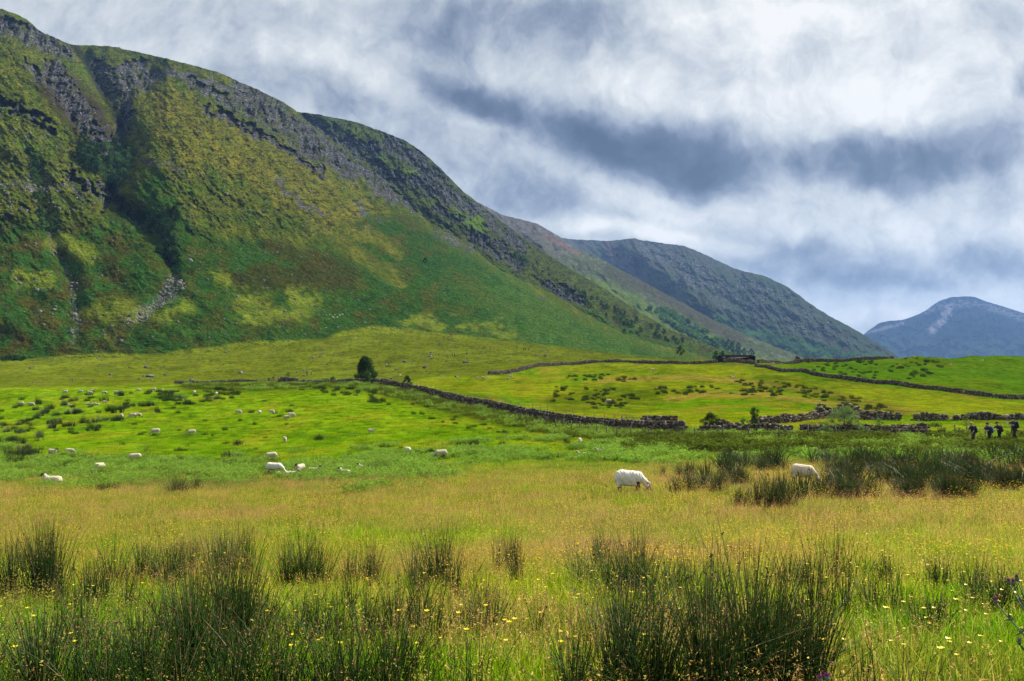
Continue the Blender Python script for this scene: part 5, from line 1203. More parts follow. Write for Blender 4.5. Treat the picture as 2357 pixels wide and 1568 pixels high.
# hillside trees: four prototypes, copied
def far_protos(mat, k, h, w, nleaf, leaf, prof, tf=.12):
    return [Protos(tree('hill_tree', 'x', 'tree', tree_mesh(trng, h * trng.uniform(.9, 1.1), w * trng.uniform(.85, 1.15), 13, nleaf, leaf, prof, tf, .17, mat), (0, 0, 0))) for _ in range(k)]
PG = far_protos(LEAF_G, 4, 7.5, 3.2, 620, .42, ovoid); PD = far_protos(LEAF_D, 4, 7.0, 3.2, 620, .42, ovoid)
hr = random.Random(9)
def hill_tree(hill, u, v, s, dark, label, group):
    X, Y, Z = hill.at(u, v); p = (PD if dark else PG)[hr.randrange(4)]
    p.place((X, Y, Z - .4), hr.random() * 6.28, (s * hr.uniform(.9, 1.15), s * hr.uniform(.9, 1.15), s * hr.uniform(.85, 1.15)), label, group)
def wood(hill, poly, n, s0, s1, dark, label, group, seed):
    rg = random.Random(seed); xs = [p[0] for p in poly]; ys = [p[1] for p in poly]; P = []; g = 0
    while len(P) < n and g < 8000:
        g += 1; u = rg.uniform(min(xs), max(xs)); v = rg.uniform(min(ys), max(ys))
        if not inpoly(np.array([u]), np.array([v]), poly)[0]: continue
        if min([math.hypot((u - a), (v - b) * 1.3) for a, b in P] + [99]) < 6 * s0: continue
        P.append((u, v))
    for u, v in P: hill_tree(hill, u, v, rg.uniform(s0, s1), rg.random() < dark, label, group)
GW = 'trees growing in the hillside gullies'
wood(M1, [(186, 325), (235, 350), (262, 345), (305, 350), (302, 385), (288, 420), (262, 452), (240, 440), (212, 408), (180, 372)], 62, 1.0, 1.7, .35, 'leafy tree in the wooded basin of the ravine', GW, 1)
wood(M1, [(255, 330), (275, 315), (275, 345), (262, 360)], 6, .7, 1.1, .6, 'tree in the narrow throat of the ravine', GW, 2)
wood(M1, [(270, 462), (300, 480), (350, 505), (372, 520), (350, 545), (320, 520), (275, 490)], 16, .8, 1.2, .6, 'tree along the stream below the wooded basin', GW, 3)
wood(M1, [(345, 500), (400, 505), (408, 540), (405, 575), (408, 615), (380, 615), (362, 590), (378, 560), (350, 530)], 26, 1.0, 1.7, .8, 'dark tree in the stand above the scree', GW, 4)
wood(M1, [(55, 345), (85, 350), (100, 400), (95, 440), (122, 520), (118, 545), (88, 530), (82, 480), (70, 400)], 24, .7, 1.3, .6, 'tree in the narrow gully on the left', GW, 5)
GR = 'trees strung along the foot of the rocky shoulder'
wood(M1, [(1085, 568), (1150, 580), (1162, 592), (1110, 590)], 9, .6, .9, .5, 'small tree under the crags at the top', GR, 6)
wood(M1, [(1170, 585), (1230, 605), (1290, 640), (1370, 690), (1350, 697), (1270, 660), (1190, 612)], 20, .6, 1.0, .6, 'small tree in the upper shoulder string', GR, 7)
wood(M1B, [(1280, 648), (1340, 676), (1420, 712), (1500, 750), (1580, 792), (1560, 797), (1470, 768), (1390, 728), (1300, 680)], 48, .8, 1.25, .7, 'tree in the line descending the shoulder', GR, 8)
wood(M1B, [(1150, 570), (1215, 600), (1240, 620), (1200, 615)], 10, .8, 1.2, .6, 'tree at the base of the dark crags', GR, 9)
for (u, v, s, lab) in ((979, 606, .9, 'single dark tree alone on the green bracken slope'), (358, 452, 1.0, 'single small tree on the golden dome right of the ravine'), (1437, 770, 1.0, 'left tree of the dark clump low on the bracken slope'), (1452, 772, 1.1, 'middle tree of the dark clump low on the bracken slope'), (1466, 775, 1.0, 'right tree of the dark clump low on the bracken slope'), (1370, 712, .9, 'round tree left of the line descending the shoulder'), (136, 590, .8, 'lone tree below the narrow left gully')):
    hill_tree(M1, u, v, s, True, lab, None)
wood(HB2, [(1620, 786), (1660, 790), (1700, 803), (1735, 822), (1690, 828), (1640, 805)], 26, 2.2, 3.0, .9, 'tree in the dark wood behind the barn', 'trees of the dark wood behind the barn', 10)
for (u, v, lab) in ((1565, 800, 'round tree left of the two by the barn'), (1648, 822, 'left of the two round trees standing over the barn'), (1663, 822, 'right of the two round trees standing over the barn')):
    a, t = ray(u, v + 8); Yq = 480.; p = PD[0]; p.place((float(a) * Yq, Yq, min(float(t) * Yq, float(GZ(float(a) * Yq, Yq)) + 3)), 0, .75, lab, 'round trees beside the barn')
# far birch woods read as one mass
def far_wood():
    rng = np.random.default_rng(17); b = Buf(); P = []
    regs = [(HB3, [(1480, 745), (1560, 728), (1640, 742), (1720, 762), (1800, 775), (1900, 800), (2000, 822), (1700, 828), (1600, 800)], 620), (HB2, [(1480, 700), (1540, 715), (1640, 775), (1720, 815), (1640, 800), (1540, 750)], 200)]
    for hill, poly, n in regs:
        xs = [p[0] for p in poly]; ys = [p[1] for p in poly]; k = 0; g = 0
        while k < n and g < 20000:
            g += 1; u = rng.uniform(min(xs), max(xs)); v = rng.uniform(min(ys), max(ys))
            if not inpoly(np.array([u]), np.array([v]), poly)[0] or fbm(np.array([u / 40]), np.array([v / 14]), 3, 500)[0] < -.12: continue
            P.append(hill.at(u, v)); k += 1
    P = np.array(P); n = len(P); r = 6.5 * rng.uniform(.7, 1.4, n) * (P[:, 1] / 2800) ** .5
    for q in range(7):
        off = rng.normal(0, .35, (n, 3)) * r[:, None]; specks(b, P[:, 0] + off[:, 0], P[:, 1] + off[:, 1], P[:, 2] + r * .6 + off[:, 2], (r.mean() * .35,) * 3, r.mean() * .42, 6, rng, (1, 1, 1), .35, .8)
    tag(obj('distant_wood', b.mesh('distant_wood', LEAF_G)), 'far off birch wood spread over the foot of the blue hill', 'wood', kind='stuff')
far_wood()
# ------------------------------------------------------------ boulders and loose stones
def boulder_mesh(rng):
    import bmesh
    bm = bmesh.new(); bmesh.ops.create_icosphere(bm, subdivisions=3, radius=1); V = np.array([v.co[:] for v in bm.verts]); Fc = np.array([[v.index for v in f.verts] for f in bm.faces]); bm.free()
    o = rng.uniform(0, 50); n = fbm(V[:, 0] * 1.1 + o, V[:, 1] * 1.1 + V[:, 2] * .7, 3, 7); V = V * (1 + .35 * n[:, None]); 
    for k in range(6):
        d = rng.normal(0, 1, 3); d /= np.linalg.norm(d); h = V @ d; m = h > .72; V[m] -= np.outer(h[m] - .72, d)
    V *= np.array([1, .8, .62]); return mesh_from('boulder', V, Fc, STONE, False, col=np.ones((len(V), 3)) * .12)
BP = [Protos(tag(obj('boulder', boulder_mesh(trng)), 'x', 'boulder')) for _ in range(4)]
def boulder(u, v, s, lab, grp='boulders on the moor', hill=None):
    X, Y, Z = gp(u, v) if hill is None else hill.at(u, v)
    s *= .8; o = BP[hr.randrange(4)].place((X, Y, Z + s * .2), hr.random() * 6.28, s, lab, grp)
for u, v, s, lab in ((1072, 835, 1.7, 'biggest dark boulder on the moor above the field wall'), (930, 834, 1.6, 'pale boulder uphill of the crouching walker'), (912, 852, 1.1, 'small pale boulder below the crouching walker'), (1235, 818, 1.1, 'pale boulder below the two red clad walkers'), (1128, 838, .9, 'flat grey boulder on the moor left of the red clad walkers'), (900, 873, .8, 'low stone on the moor just above the bright field'), (535, 802, 1.6, 'mossy boulder on the moor below the bracken'), (520, 812, 1.3, 'pale boulder beside the mossy one'), (345, 868, 1.7, 'long boulder above the crest of the bright field'), (380, 864, 1.1, 'small boulder right of the long one above the crest'), (440, 876, 1.0, 'pale stone just behind the left crest wall'), (70, 848, 1.2, 'pale boulder on the moor at the far left'), (235, 830, 1.0, 'lone stone on the moor under the dark bracken'), (1385, 790, 1.6, 'boulder above the dark heather bank'), (1050, 868, .8, 'stone in the grass near the start of the curved wall'), (640, 815, .9, 'white stone on the middle of the moor'), (712, 806, .8, 'small stone near the moor ridge'), (985, 822, .8, 'light stone in the stream bed on the moor'), (1010, 816, .7, 'light stone higher in the stream bed on the moor'), (770, 812, .8, 'grey stone left of the stream bed'), (700, 866, .7, 'small pale stone above the gate wall'), (640, 868, .6, 'small pale stone behind the second gate panel')):
    boulder(u, v, s, lab)
def loose(name, label, hill, polys, n, s0, s1, seed):
    rng = np.random.default_rng(seed); P = []
    for poly, k in polys:
        us = rng.uniform(min(p[0] for p in poly), max(p[0] for p in poly), k * 3); vs = rng.uniform(min(p[1] for p in poly), max(p[1] for p in poly), k * 3)
        m = inpoly(us, vs, poly); us, vs = us[m][:k], vs[m][:k]
        if hill: a, t = ray(us, vs); Y = hill.Y(a, t); P.append(np.stack([a * Y, Y, t * Y], -1))
        else: P.append(np.array([gp(u, v, 200, 640, 260) for u, v in zip(us, vs)]))
    P = np.concatenate(P); m = len(P); S = rng.uniform(s0, s1, (m, 1)) * rng.uniform(.6, 1.1, (m, 3)) * (rng.random((m, 1)) ** 2 * 1.6 + .5); b = Buf(); stones(b, P, S, rng, rng.uniform(.06, .17, (m, 1)) * np.ones((1, 3)))
    tag(obj(name, b.mesh(name, STONE)), label, 'stones', kind='stuff')
loose('scree', 'loose grey stones strewn over crags, gullies and bracken', M1, [([(300, 742), (345, 700), (380, 650), (410, 635), (430, 660), (380, 700), (330, 745)], 330), ([(160, 640), (180, 640), (188, 760), (160, 800)], 60), ([(0, 500), (900, 520), (1300, 780), (600, 780), (0, 800)], 420),
    ([(0, 200), (160, 330), (260, 480), (0, 500)], 420), ([(330, 180), (480, 220), (740, 400), (980, 560), (700, 540), (420, 510), (330, 380)], 700), ([(560, 210), (700, 290), (1000, 520), (1200, 650), (1100, 640), (700, 380), (560, 270)], 600), ([(0, 40), (160, 110), (240, 300), (120, 240), (0, 100)], 260)], 0, .28, .8, 21)
loose('moor_stones', 'small pale stones scattered through the moor grass', None, [([(0, 835), (500, 800), (1000, 770), (1500, 825), (1100, 860), (600, 875), (0, 885)], 130), ([(990, 812), (1130, 812), (1050, 835), (960, 850)], 26)], 0, .22, .5, 22)
# ------------------------------------------------------------ smooth bodies from blended limbs (implicit surface, then surface nets)
def sdf_mesh(name, prims, res, k, mat, noise=None, pad=.06):
    """prims: (p0, p1, r0, r1, colour[, (sx,sy,sz)]); one continuous skin round all of them"""
    P = np.array([p[0] for p in prims] + [p[1] for p in prims], float); rm = max(max(p[2], p[3]) for p in prims)
    lo = P.min(0) - rm - pad; hi = P.max(0) + rm + pad; n = np.ceil((hi - lo) / res).astype(int) + 1
    gx, gy, gz = [lo[i] + np.arange(n[i]) * res for i in range(3)]
    G = np.stack(np.meshgrid(gx, gy, gz, indexing='ij'), -1)
    def dist(Q, p):
        a, b, r0, r1 = np.array(p[0], float), np.array(p[1], float), p[2], p[3]; s = np.array(p[5] if len(p) > 5 else (1, 1, 1), float)
        Qs = (Q - a) / s; d = (b - a) / s; L = max(d @ d, 1e-9); t = np.clip((Qs @ d) / L, 0, 1); return (np.linalg.norm(Qs - t[..., None] * d, axis=-1) - (r0 + (r1 - r0) * t)) * s.min()
    D = None
    for p in prims:
        d = dist(G, p)
        if D is None: D = d
        else: h = np.clip(.5 + .5 * (D - d) / k, 0, 1); D = D * (1 - h) + d * h - k * h * (1 - h)
    if noise: D = D + noise(G)
    ins = D < 0
    c8 = [D[i:n[0] - 1 + i, j:n[1] - 1 + j, l:n[2] - 1 + l] for i in (0, 1) for j in (0, 1) for l in (0, 1)]
    offs = [(i, j, l) for i in (0, 1) for j in (0, 1) for l in (0, 1)]
    sgn = np.stack([c < 0 for c in c8], -1); act = sgn.any(-1) & ~sgn.all(-1)
    idx = -np.ones(act.shape, int); idx[act] = np.arange(act.sum()); ijk = np.argwhere(act); vals = np.stack([c[act] for c in c8], -1)
    acc = np.zeros((len(ijk), 3)); cnt = np.zeros(len(ijk))
    for a in range(8):
        for b in range(a + 1, 8):
            if sum(abs(offs[a][q] - offs[b][q]) for q in range(3)) != 1: continue
            m = (vals[:, a] < 0) != (vals[:, b] < 0); t = np.where(m, vals[:, a] / np.where(m, vals[:, a] - vals[:, b], 1), 0)
            pt = np.array(offs[a]) + t[:, None] * (np.array(offs[b]) - np.array(offs[a])); acc += pt * m[:, None]; cnt += m
    V = lo + (ijk + acc / cnt[:, None]) * res; F_ = []
    for ax in range(3):
        o1, o2 = [(1, 2), (2, 0), (0, 1)][ax]; s0 = [slice(None)] * 3; s1 = [slice(None)] * 3; s0[ax] = slice(0, -1); s1[ax] = slice(1, None)
        A, B_ = ins[tuple(s0)], ins[tuple(s1)]
        for flip, m in ((0, A & ~B_), (1, ~A & B_)):
            e = np.argwhere(m); e = e[(e[:, o1] > 0) & (e[:, o2] > 0) & (e[:, o1] < n[o1] - 1) & (e[:, o2] < n[o2] - 1)]
            def cell(d1, d2):
                c = e.copy(); c[:, o1] -= d1; c[:, o2] -= d2; return idx[c[:, 0], c[:, 1], c[:, 2]]
            q = np.stack([cell(1, 1), cell(0, 1), cell(0, 0), cell(1, 0)], -1)
            if flip: q = q[:, ::-1]
            F_.append(q[(q >= 0).all(1)])
    dm = np.stack([dist(V, p) for p in prims], -1); ci = dm.argmin(1); col = np.array([p[4] for p in prims])[ci]
    return mesh_from(name, V, np.concatenate(F_), mat, True, col=col)
WOOL = (.44, .38, .28); BLK = (.025, .022, .02); PALE = (.30, .26, .21)
SHEEP_M = simple_mat('fleece', None, .95, 26, .22, .018, attr='Col')
EYE_M = simple_mat('dark_eye', (.01, .01, .01), .3); HORN_M = simple_mat('horn', (.34, .27, .19), .6, 40, .3, .004)
def wool_noise(G): return .016 * np.sin(G[..., 0] * 41 + 2 * np.sin(G[..., 2] * 23)) * np.sin(G[..., 1] * 37 + 1) * np.sin(G[..., 2] * 39 + np.sin(G[..., 0] * 17) * 2)
def sheep(pose, face, wool=WOOL, size=1.0, hornd=False, fat=1.0, shag=False):
    f = BLK if face == 'black' else (PALE if face == 'pale' else (.62, .56, .48)); leg = BLK if face == 'black' else PALE; w = wool; P = []
    if pose == 'lie':
        P += [((-.30, .02, .23), (.22, 0, .25), .215 * fat, .19 * fat, w, (1, 1.05, 1)), ((-.38, .03, .17), (-.25, .12, .12), .13, .10, w), ((-.1, 0, .14), (.2, 0, .14), .15, .13, w, (1, 1.25, .8))]
        P += [((.24, 0, .32), (.38, 0, .50), .125, .075, w), ((.39, 0, .535), (.455, 0, .525), .066, .06, f), ((.455, 0, .525), (.545, 0, .455), .056, .036, f)]
        P += [((.22, .12, .08), (.38, .13, .04), .045, .035, leg), ((.38, .13, .04), (.24, .15, .035), .03, .028, leg), ((.2, -.12, .08), (.36, -.14, .04), .045, .035, leg), ((-.2, -.15, .08), (-.02, -.2, .04), .06, .03, leg)]
        ex = [(.40, .055, .555), (.40, -.055, .555)]; hd = (.39, 0, .55); hd2 = (.545, 0, .455)
    else:
        P += [((-.30, 0, .56), (.24, 0, .54), .205 * fat, .19 * fat, w, (1, 1, 1.02)), ((-.34, 0, .52), (-.32, 0, .44), .17, .14, w, (1, .95, 1)), ((-.12, 0, .44), (.12, 0, .44), .17 * fat, .17 * fat, w, (1, 1.05, .9)), ((.26, 0, .52), (.27, 0, .44), .17, .13, w)]
        if shag: P += [((-.25, 0, .36), (.2, 0, .35), .12, .12, w, (1, 1.3, .8))]
        for x in (-.33, .27):
            for y, dx in ((.10, .03), (-.10, -.04)):
                kx = x + dx * .5 + (-.035 if x < 0 else .01); P += [((x, y, .42), (kx, y, .25), .075, .04, w if x < 0 else leg), ((kx, y, .25), (x + dx, y, .05), .032, .024, leg), ((x + dx, y, .05), (x + dx + .03, y, .03), .030, .026, BLK)]
        P += [((-.47, 0, .56), (-.52, 0, .38), .04, .03, w)]
        if pose == 'graze':
            P += [((.30, 0, .58), (.50, 0, .42), .15, .10, w), ((.50, 0, .42), (.62, 0, .24), .095, .07, w), ((.63, 0, .23), (.68, 0, .18), .076, .068, f), ((.68, 0, .18), (.735, 0, .055), .064, .042, f)]
            ex = [(.615, .085, .235), (.615, -.085, .235)]; hd = (.63, 0, .23); hd2 = (.735, 0, .055)
        else:
            P += [((.30, 0, .60), (.42, 0, .76), .14, .085, w), ((.43, 0, .80), (.49, 0, .79), .068, .062, f), ((.49, 0, .79), (.585, 0, .72), .056, .036, f)]
            ex = [(.43, .075, .82), (.43, -.075, .82)]; hd = (.43, 0, .81); hd2 = (.585, 0, .72)
    for (x, y, z) in ex: s = 1 if y > 0 else -1; P.append(((x, y * .6, z), (x - .01, y + s * .055, z - .015), .022, .012, f, (1, 1, .7)))
    nz_ = wool_noise
    if shag: nz_ = lambda G: .011 * np.sin(G[..., 0] * 60 + G[..., 2] * 9 + 3 * np.sin(G[..., 1] * 13)) * np.sin(G[..., 1] * 52 + 1) + .006 * np.sin(G[..., 0] * 21 + 2 * G[..., 2] * 10)
    body = sdf_mesh('sheep_body', P, .014 if shag else .021, .055, SHEEP_M, lambda G: nz_(G) * (G[..., 0] < .45))
    return body, hd, hd2
def sheep_thing(pose, face, wool=WOOL, fat=1.0):
    me, hd, hd2 = sheep(pose, face, wool, fat=fat); t = thing('sheep', 'x', 'sheep'); obj('body', me, t); b = Buf()
    d = np.array(hd2) - np.array(hd); d /= np.linalg.norm(d)
    for s in (-1, 1):
        c = np.array(hd) + d * .055 + np.array((.01, s * .056, .012)); tube(b, [c - (0, s * .008, 0), c + (0, s * .006, 0)], [.013, .009], 6)
    obj('eyes', b.mesh('sheep_eyes', EYE_M), t); return Protos(t)
LAMB = (.44, .39, .3); GREY = (.42, .39, .34); SP = {}
for key, a in {'gb': ('graze', 'black'), 'gp': ('graze', 'pale'), 'gg': ('graze', 'pale', GREY), 'lb': ('lie', 'black'), 'lp': ('lie', 'pale'), 'sb': ('stand', 'black'), 'sp': ('stand', 'pale'), 'gw': ('graze', 'white', (.58, .54, .48))}.items(): SP[key] = sheep_thing(*a)
def put_sheep(u, v, kind, ang, s, label, group, Y=None):
    if Y is None: X, Y, Z = gp(u, v)
    else: X, Y, Z = onground(u, v, Y)
    SP[kind].place((X, Y, Z - .02), radians(ang), s, label, group)
z6 = lambda x, y: (x * .3662, 863.1 + y * .3662)
R_, L_, TO, AW = 0, 180, -90, 90           # facing right, left, towards, away
FLK = 'flock grazing the bright field'
for (x, y, k, a, s, lab) in (
 (411, 118, 'gp', L_, 1.0, 'cream sheep grazing alone at the left end of the top row'), (507, 114, 'gb', L_, .95, 'sheep second from the left in the top row beside a small rush'), (564, 123, 'gp', R_, 1.0, 'sheep in front of the dark faced pair in the top row'), (584, 109, 'sb', R_, .9, 'black faced sheep standing behind another in the top row'),
 (655, 124, 'gb', R_, 1.05, 'black faced sheep grazing just left of the dark rush belt'), (730, 122, 'gp', R_, 1.0, 'sheep grazing at the edge of the dark rush belt'), (760, 108, 'lp', R_, .8, 'small sheep lying above the dark rush belt'), (871, 108, 'gp', L_, 1.0, 'white sheep grazing inside the dark rush belt'), (964, 105, 'gp', L_, 1.05, 'sheep grazing above the middle of the dark rush belt'), (1022, 107, 'gp', 120, .9, 'sheep half hidden above the right end of the rush belt'), (1075, 96, 'lp', R_, .8, 'smallest sheep of the top row near the crest wall'),
 (1222, 120, 'gp', AW, .95, 'sheep seen from behind left of the pair above the open grass'), (1360, 128, 'gp', AW, .95, 'sheep seen from behind right of the pair above the open grass'),
 (132, 194, 'gb', L_, 1.0, 'dark legged sheep grazing by the rushes at the far left'), (196, 197, 'gp', R_, 1.0, 'cream sheep right of the dark legged one at the far left'), (440, 196, 'lp', L_, .85, 'white sheep lying beside a dark thistle'),
 (556, 188, 'lb', R_, .85, 'black faced sheep lying leftmost of three among rushes'), (588, 188, 'lp', R_, .8, 'white sheep lying in the middle of three among rushes'), (610, 190, 'lp', L_, .85, 'white sheep lying rightmost of three among rushes'), (660, 181, 'sb', R_, .8, 'black faced sheep with raised head behind the three lying down'),
 (765, 274, 'gp', -50, 1.0, 'sheep turned towards the camera left of a close pair'), (835, 270, 'gp', L_, 1.0, 'left sheep of the close pair, rear hidden by the other'), (866, 268, 'gb', R_, 1.05, 'black faced right sheep of the close pair'),
 (1500, 248, 'gp', -20, 1.05, 'big cream sheep grazing leftmost of five on the open grass'), (1632, 249, 'gp', AW, .95, 'sheep seen from behind in the middle of the open grass'), (1708, 246, 'gp', -30, 1.0, 'sheep grazing right of the one seen from behind'), (1806, 272, 'lp', R_, 1.1, 'front sheep of the overlapping pair on the open grass'), (1832, 266, 'gp', R_, 1.0, 'back sheep of the overlapping pair on the open grass'),
 (977, 373, 'gp', 200, 1.05, 'cream sheep grazing beside a small rush on the open slope'), (1204, 379, 'gp', 200, 1.0, 'sheep grazing with lowered head right of the small rush'), (1790, 422, 'gp', -60, .9, 'sheep grazing at the top of the sage green herbs'),
 (330, 506, 'sb', R_, .95, 'black faced sheep standing at the left by rushes'), (440, 503, 'gp', R_, .95, 'sheep grazing behind the black faced one at the left'), (846, 547, 'gb', 195, 1.15, 'black legged sheep grazing left in tall green herbs'), (625, 606, 'gp', 70, 1.0, 'sheep seen from behind on the lower left grass'), (1703, 538, 'gp', 200, 1.1, 'woolly sheep grazing above the group of lying sheep'), (2335, 369, 'sp', R_, .85, 'white sheep lying alert alone on the right of the bright field'),
 (1725, 628, 'gw', R_, 1.25, 'large whitest sheep left of the lying group in sage herbs'), (1778, 645, 'lp', L_, .8, 'small tan sheep between the large white one and the rushes'), (1835, 647, 'lp', R_, 1.15, 'round backed sheep resting behind a rush tuft'), (1885, 624, 'sb', -110, 1.05, 'speckled faced sheep looking at the camera'), (1975, 618, 'lb', 12, 1.05, 'black faced sheep lying and facing right'), (2165, 637, 'lb', 150, 1.1, 'black faced sheep lying and facing left with its back to us'), (2285, 602, 'lb', 180, 1.05, 'brown faced sheep lying behind, next to the upright rush'), (325, 690, 'lb', 180, 1.35, 'large black headed sheep lying low in the grass at the lower left')):
    put_sheep(*z6(x, y), k, a, s, lab, FLK)
z5 = lambda x, y: (690.5 + x * .3662, 748 + y * .3662)
F2 = 'sheep in the nearer strip below the long wall'; F3 = 'sheep beyond the long wall'; F4 = 'sheep on the moor'
for (x, y, k, a, s, lab) in ((677, 813, 'gw', 120, 1.0, 'white sheep seen from behind on the right of the bright field'), (885, 842, 'gp', 195, 1.15, 'woolly tan sheep grazing left beside reddish seed heads'), (1760, 756, 'gp', -90, 1.0, 'sheep facing us alone below the long wall'), (1770, 832, 'lp', 195, 1.0, 'left of two sheep sunk in the sage green herbs'), (1885, 808, 'lp', 190, .95, 'right of two sheep sunk in the sage green herbs')):
    put_sheep(*z5(x, y), k, a, s, lab, F2)
for (x, y, k, a, s, lab) in ((630, 326, 'gp', 60, 1.1, 'round white sheep right of the lone tree'), (895, 328, 'lp', L_, .9, 'low sheep lying left in the field beyond the lone tree'), (988, 331, 'lp', L_, .8, 'tiny sheep lying near the start of the curved wall'), (1115, 342, 'gp', L_, 1.05, 'left sheep of three in the field under the curved wall'), (1153, 340, 'gp', R_, 1.0, 'middle sheep of three in the field under the curved wall'), (1180, 333, 'lp', L_, .8, 'small right sheep of three in the field under the curved wall'), (1310, 343, 'gp', L_, .9, 'lower sheep of the pair under the bend of the curved wall'), (1325, 331, 'gp', L_, 1.1, 'upper sheep of the pair under the bend of the curved wall'), (1940, 493, 'gp', L_, 1.1, 'sheep grazing alone in the marshy hollow'), (2217, 284, 'lp', L_, 1.1, 'sheep lying by the rushes below the curved wall')):
    put_sheep(*z5(x, y), k, a, s, lab, F3)
for (x, y, lab) in ((600, 35, 'white dot of a sheep left of two on the upper moor'), (617, 36, 'white dot of a sheep in the middle of the upper moor'), (645, 32, 'white dot of a sheep right of two on the upper moor'), (435, 18, 'sheep near the bracken edge above the lone tree'), (595, 17, 'sheep highest on the moor by the bracken'), (165, 20, 'sheep left of the dark green bracken bank'), (350, 84, 'sheep on the moor straight above the lone tree')):
    u, v = z5(x, y); X, Y, Z = gp(u, v); SP['lp'].place((X, Y, Z), hr.random() * 6, 1.3, lab, F4)
z4 = lambda x, y: (1496 + x * .3652, 517.9 + y * .3652)
for (x, y, k, a, s, lab) in ((15, 915, 'lp', L_, 1.2, 'sheep resting among rushes at the top of the yellow field'), (522, 972, 'gp', R_, 1.05, 'sheep in front of a second one on the yellow swell'), (512, 962, 'sp', L_, .8, 'small sheep peeping over the back of another'), (774, 882, 'gp', L_, 1.1, 'white sheep at the foot of the skyline wall'), (829, 886, 'gp', AW, 1.0, 'sheep seen from behind beside the skyline wall'), (1318, 832, 'lp', L_, 1.3, 'sheep on the green skyline right of the wall'), (1570, 838, 'lp', R_, 1.2, 'sheep on the green skyline left of a rush bed'), (1665, 832, 'lp', L_, 1.1, 'sheep on the green skyline in the middle'), (2095, 858, 'lp', R_, 1.2, 'sheep in the green skyline field at the far right'), (1893, 882, 'lb', L_, 1.0, 'sheep half hidden by a rush in the green skyline field')):
    put_sheep(*z4(x, y), k, a, s, lab, 'sheep in the right hand fields')
z3 = lambda x, y: (748 + x * .3417, 230.2 + y * .3417)
for i, (x, y) in enumerate(((10, 1452), (30, 1450), (52, 1462), (66, 1450), (84, 1466), (100, 1452), (118, 1446), (60, 1470))):
    u, v = z3(x, y); X, Y, Z = M1.at(u, v); SP['lp'].place((X, Y, Z - .1), hr.random() * 6, 1.6, 'tiny white sheep of the cluster high at the bracken edge', 'cluster of sheep at the bracken edge')
put_sheep(1828, 1022, 'gp', 80, 1.0, 'sheep seen from behind by the wire fence', None, 66)
# the cream sheep in the rush bed: larger, neck down to the right
t = thing('sheep', 'large cream sheep grazing among rushes on the right', 'sheep'); me, hd, hd2 = sheep('graze', 'pale', (.58, .49, .36), fat=1.12); obj('body', me, t)
X, Y, Z = onground(1850, 1118, 35.5); t.location = (X, Y, Z + .03); t.rotation_euler = (0, 0, radians(-28)); t.scale = (.98, 1.1, 1.12)
b = Buf()
for s_ in (-1, 1): tube(b, [(.66, s_ * .05, .2), (.665, s_ * .06, .2)], [.013, .009], 6)
obj('eyes', b.mesh('sheep_eyes', EYE_M), t)
# the white ram with curled horns
t = thing('sheep', 'big white shaggy ram with curled horns grazing in tan grass', 'sheep'); me, hd, hd2 = sheep('graze', 'black', (.66, .62, .56), fat=1.08, shag=True); obj('body', me, t)
X, Y, Z = onground(1450, 1128, 32.0); t.location = (X, Y, Z - .04); t.rotation_euler = (0, 0, radians(-12)); t.scale = (1.15, 1.15, 1.2)
for s_ in (-1, 1):
    b = Buf(); P_ = [(.60 + .11 * math.sin(q) - .055 * (q / 5.0), s_ * (.055 + .022 * q), .29 + .11 * math.cos(q) - .012 * q) for q in np.linspace(-.6, 4.6, 16)]
    tube(b, P_, list(np.linspace(.042, .012, 16)), 8); obj('horn', b.mesh('ram_horn', HORN_M), t)
b = Buf(); tube(b, [(.69, -.02, .215), (.745, 0, .10)], [.018, .012], 6); obj('face_blaze', b.mesh('face_blaze', simple_mat('white_blaze', (.6, .55, .5), .9)), t)
b = Buf()
for s_ in (-1, 1): tube(b, [(.67, s_ * .052, .2), (.675, s_ * .062, .2)], [.013, .009], 6)
obj('eyes', b.mesh('sheep_eyes', EYE_M), t)
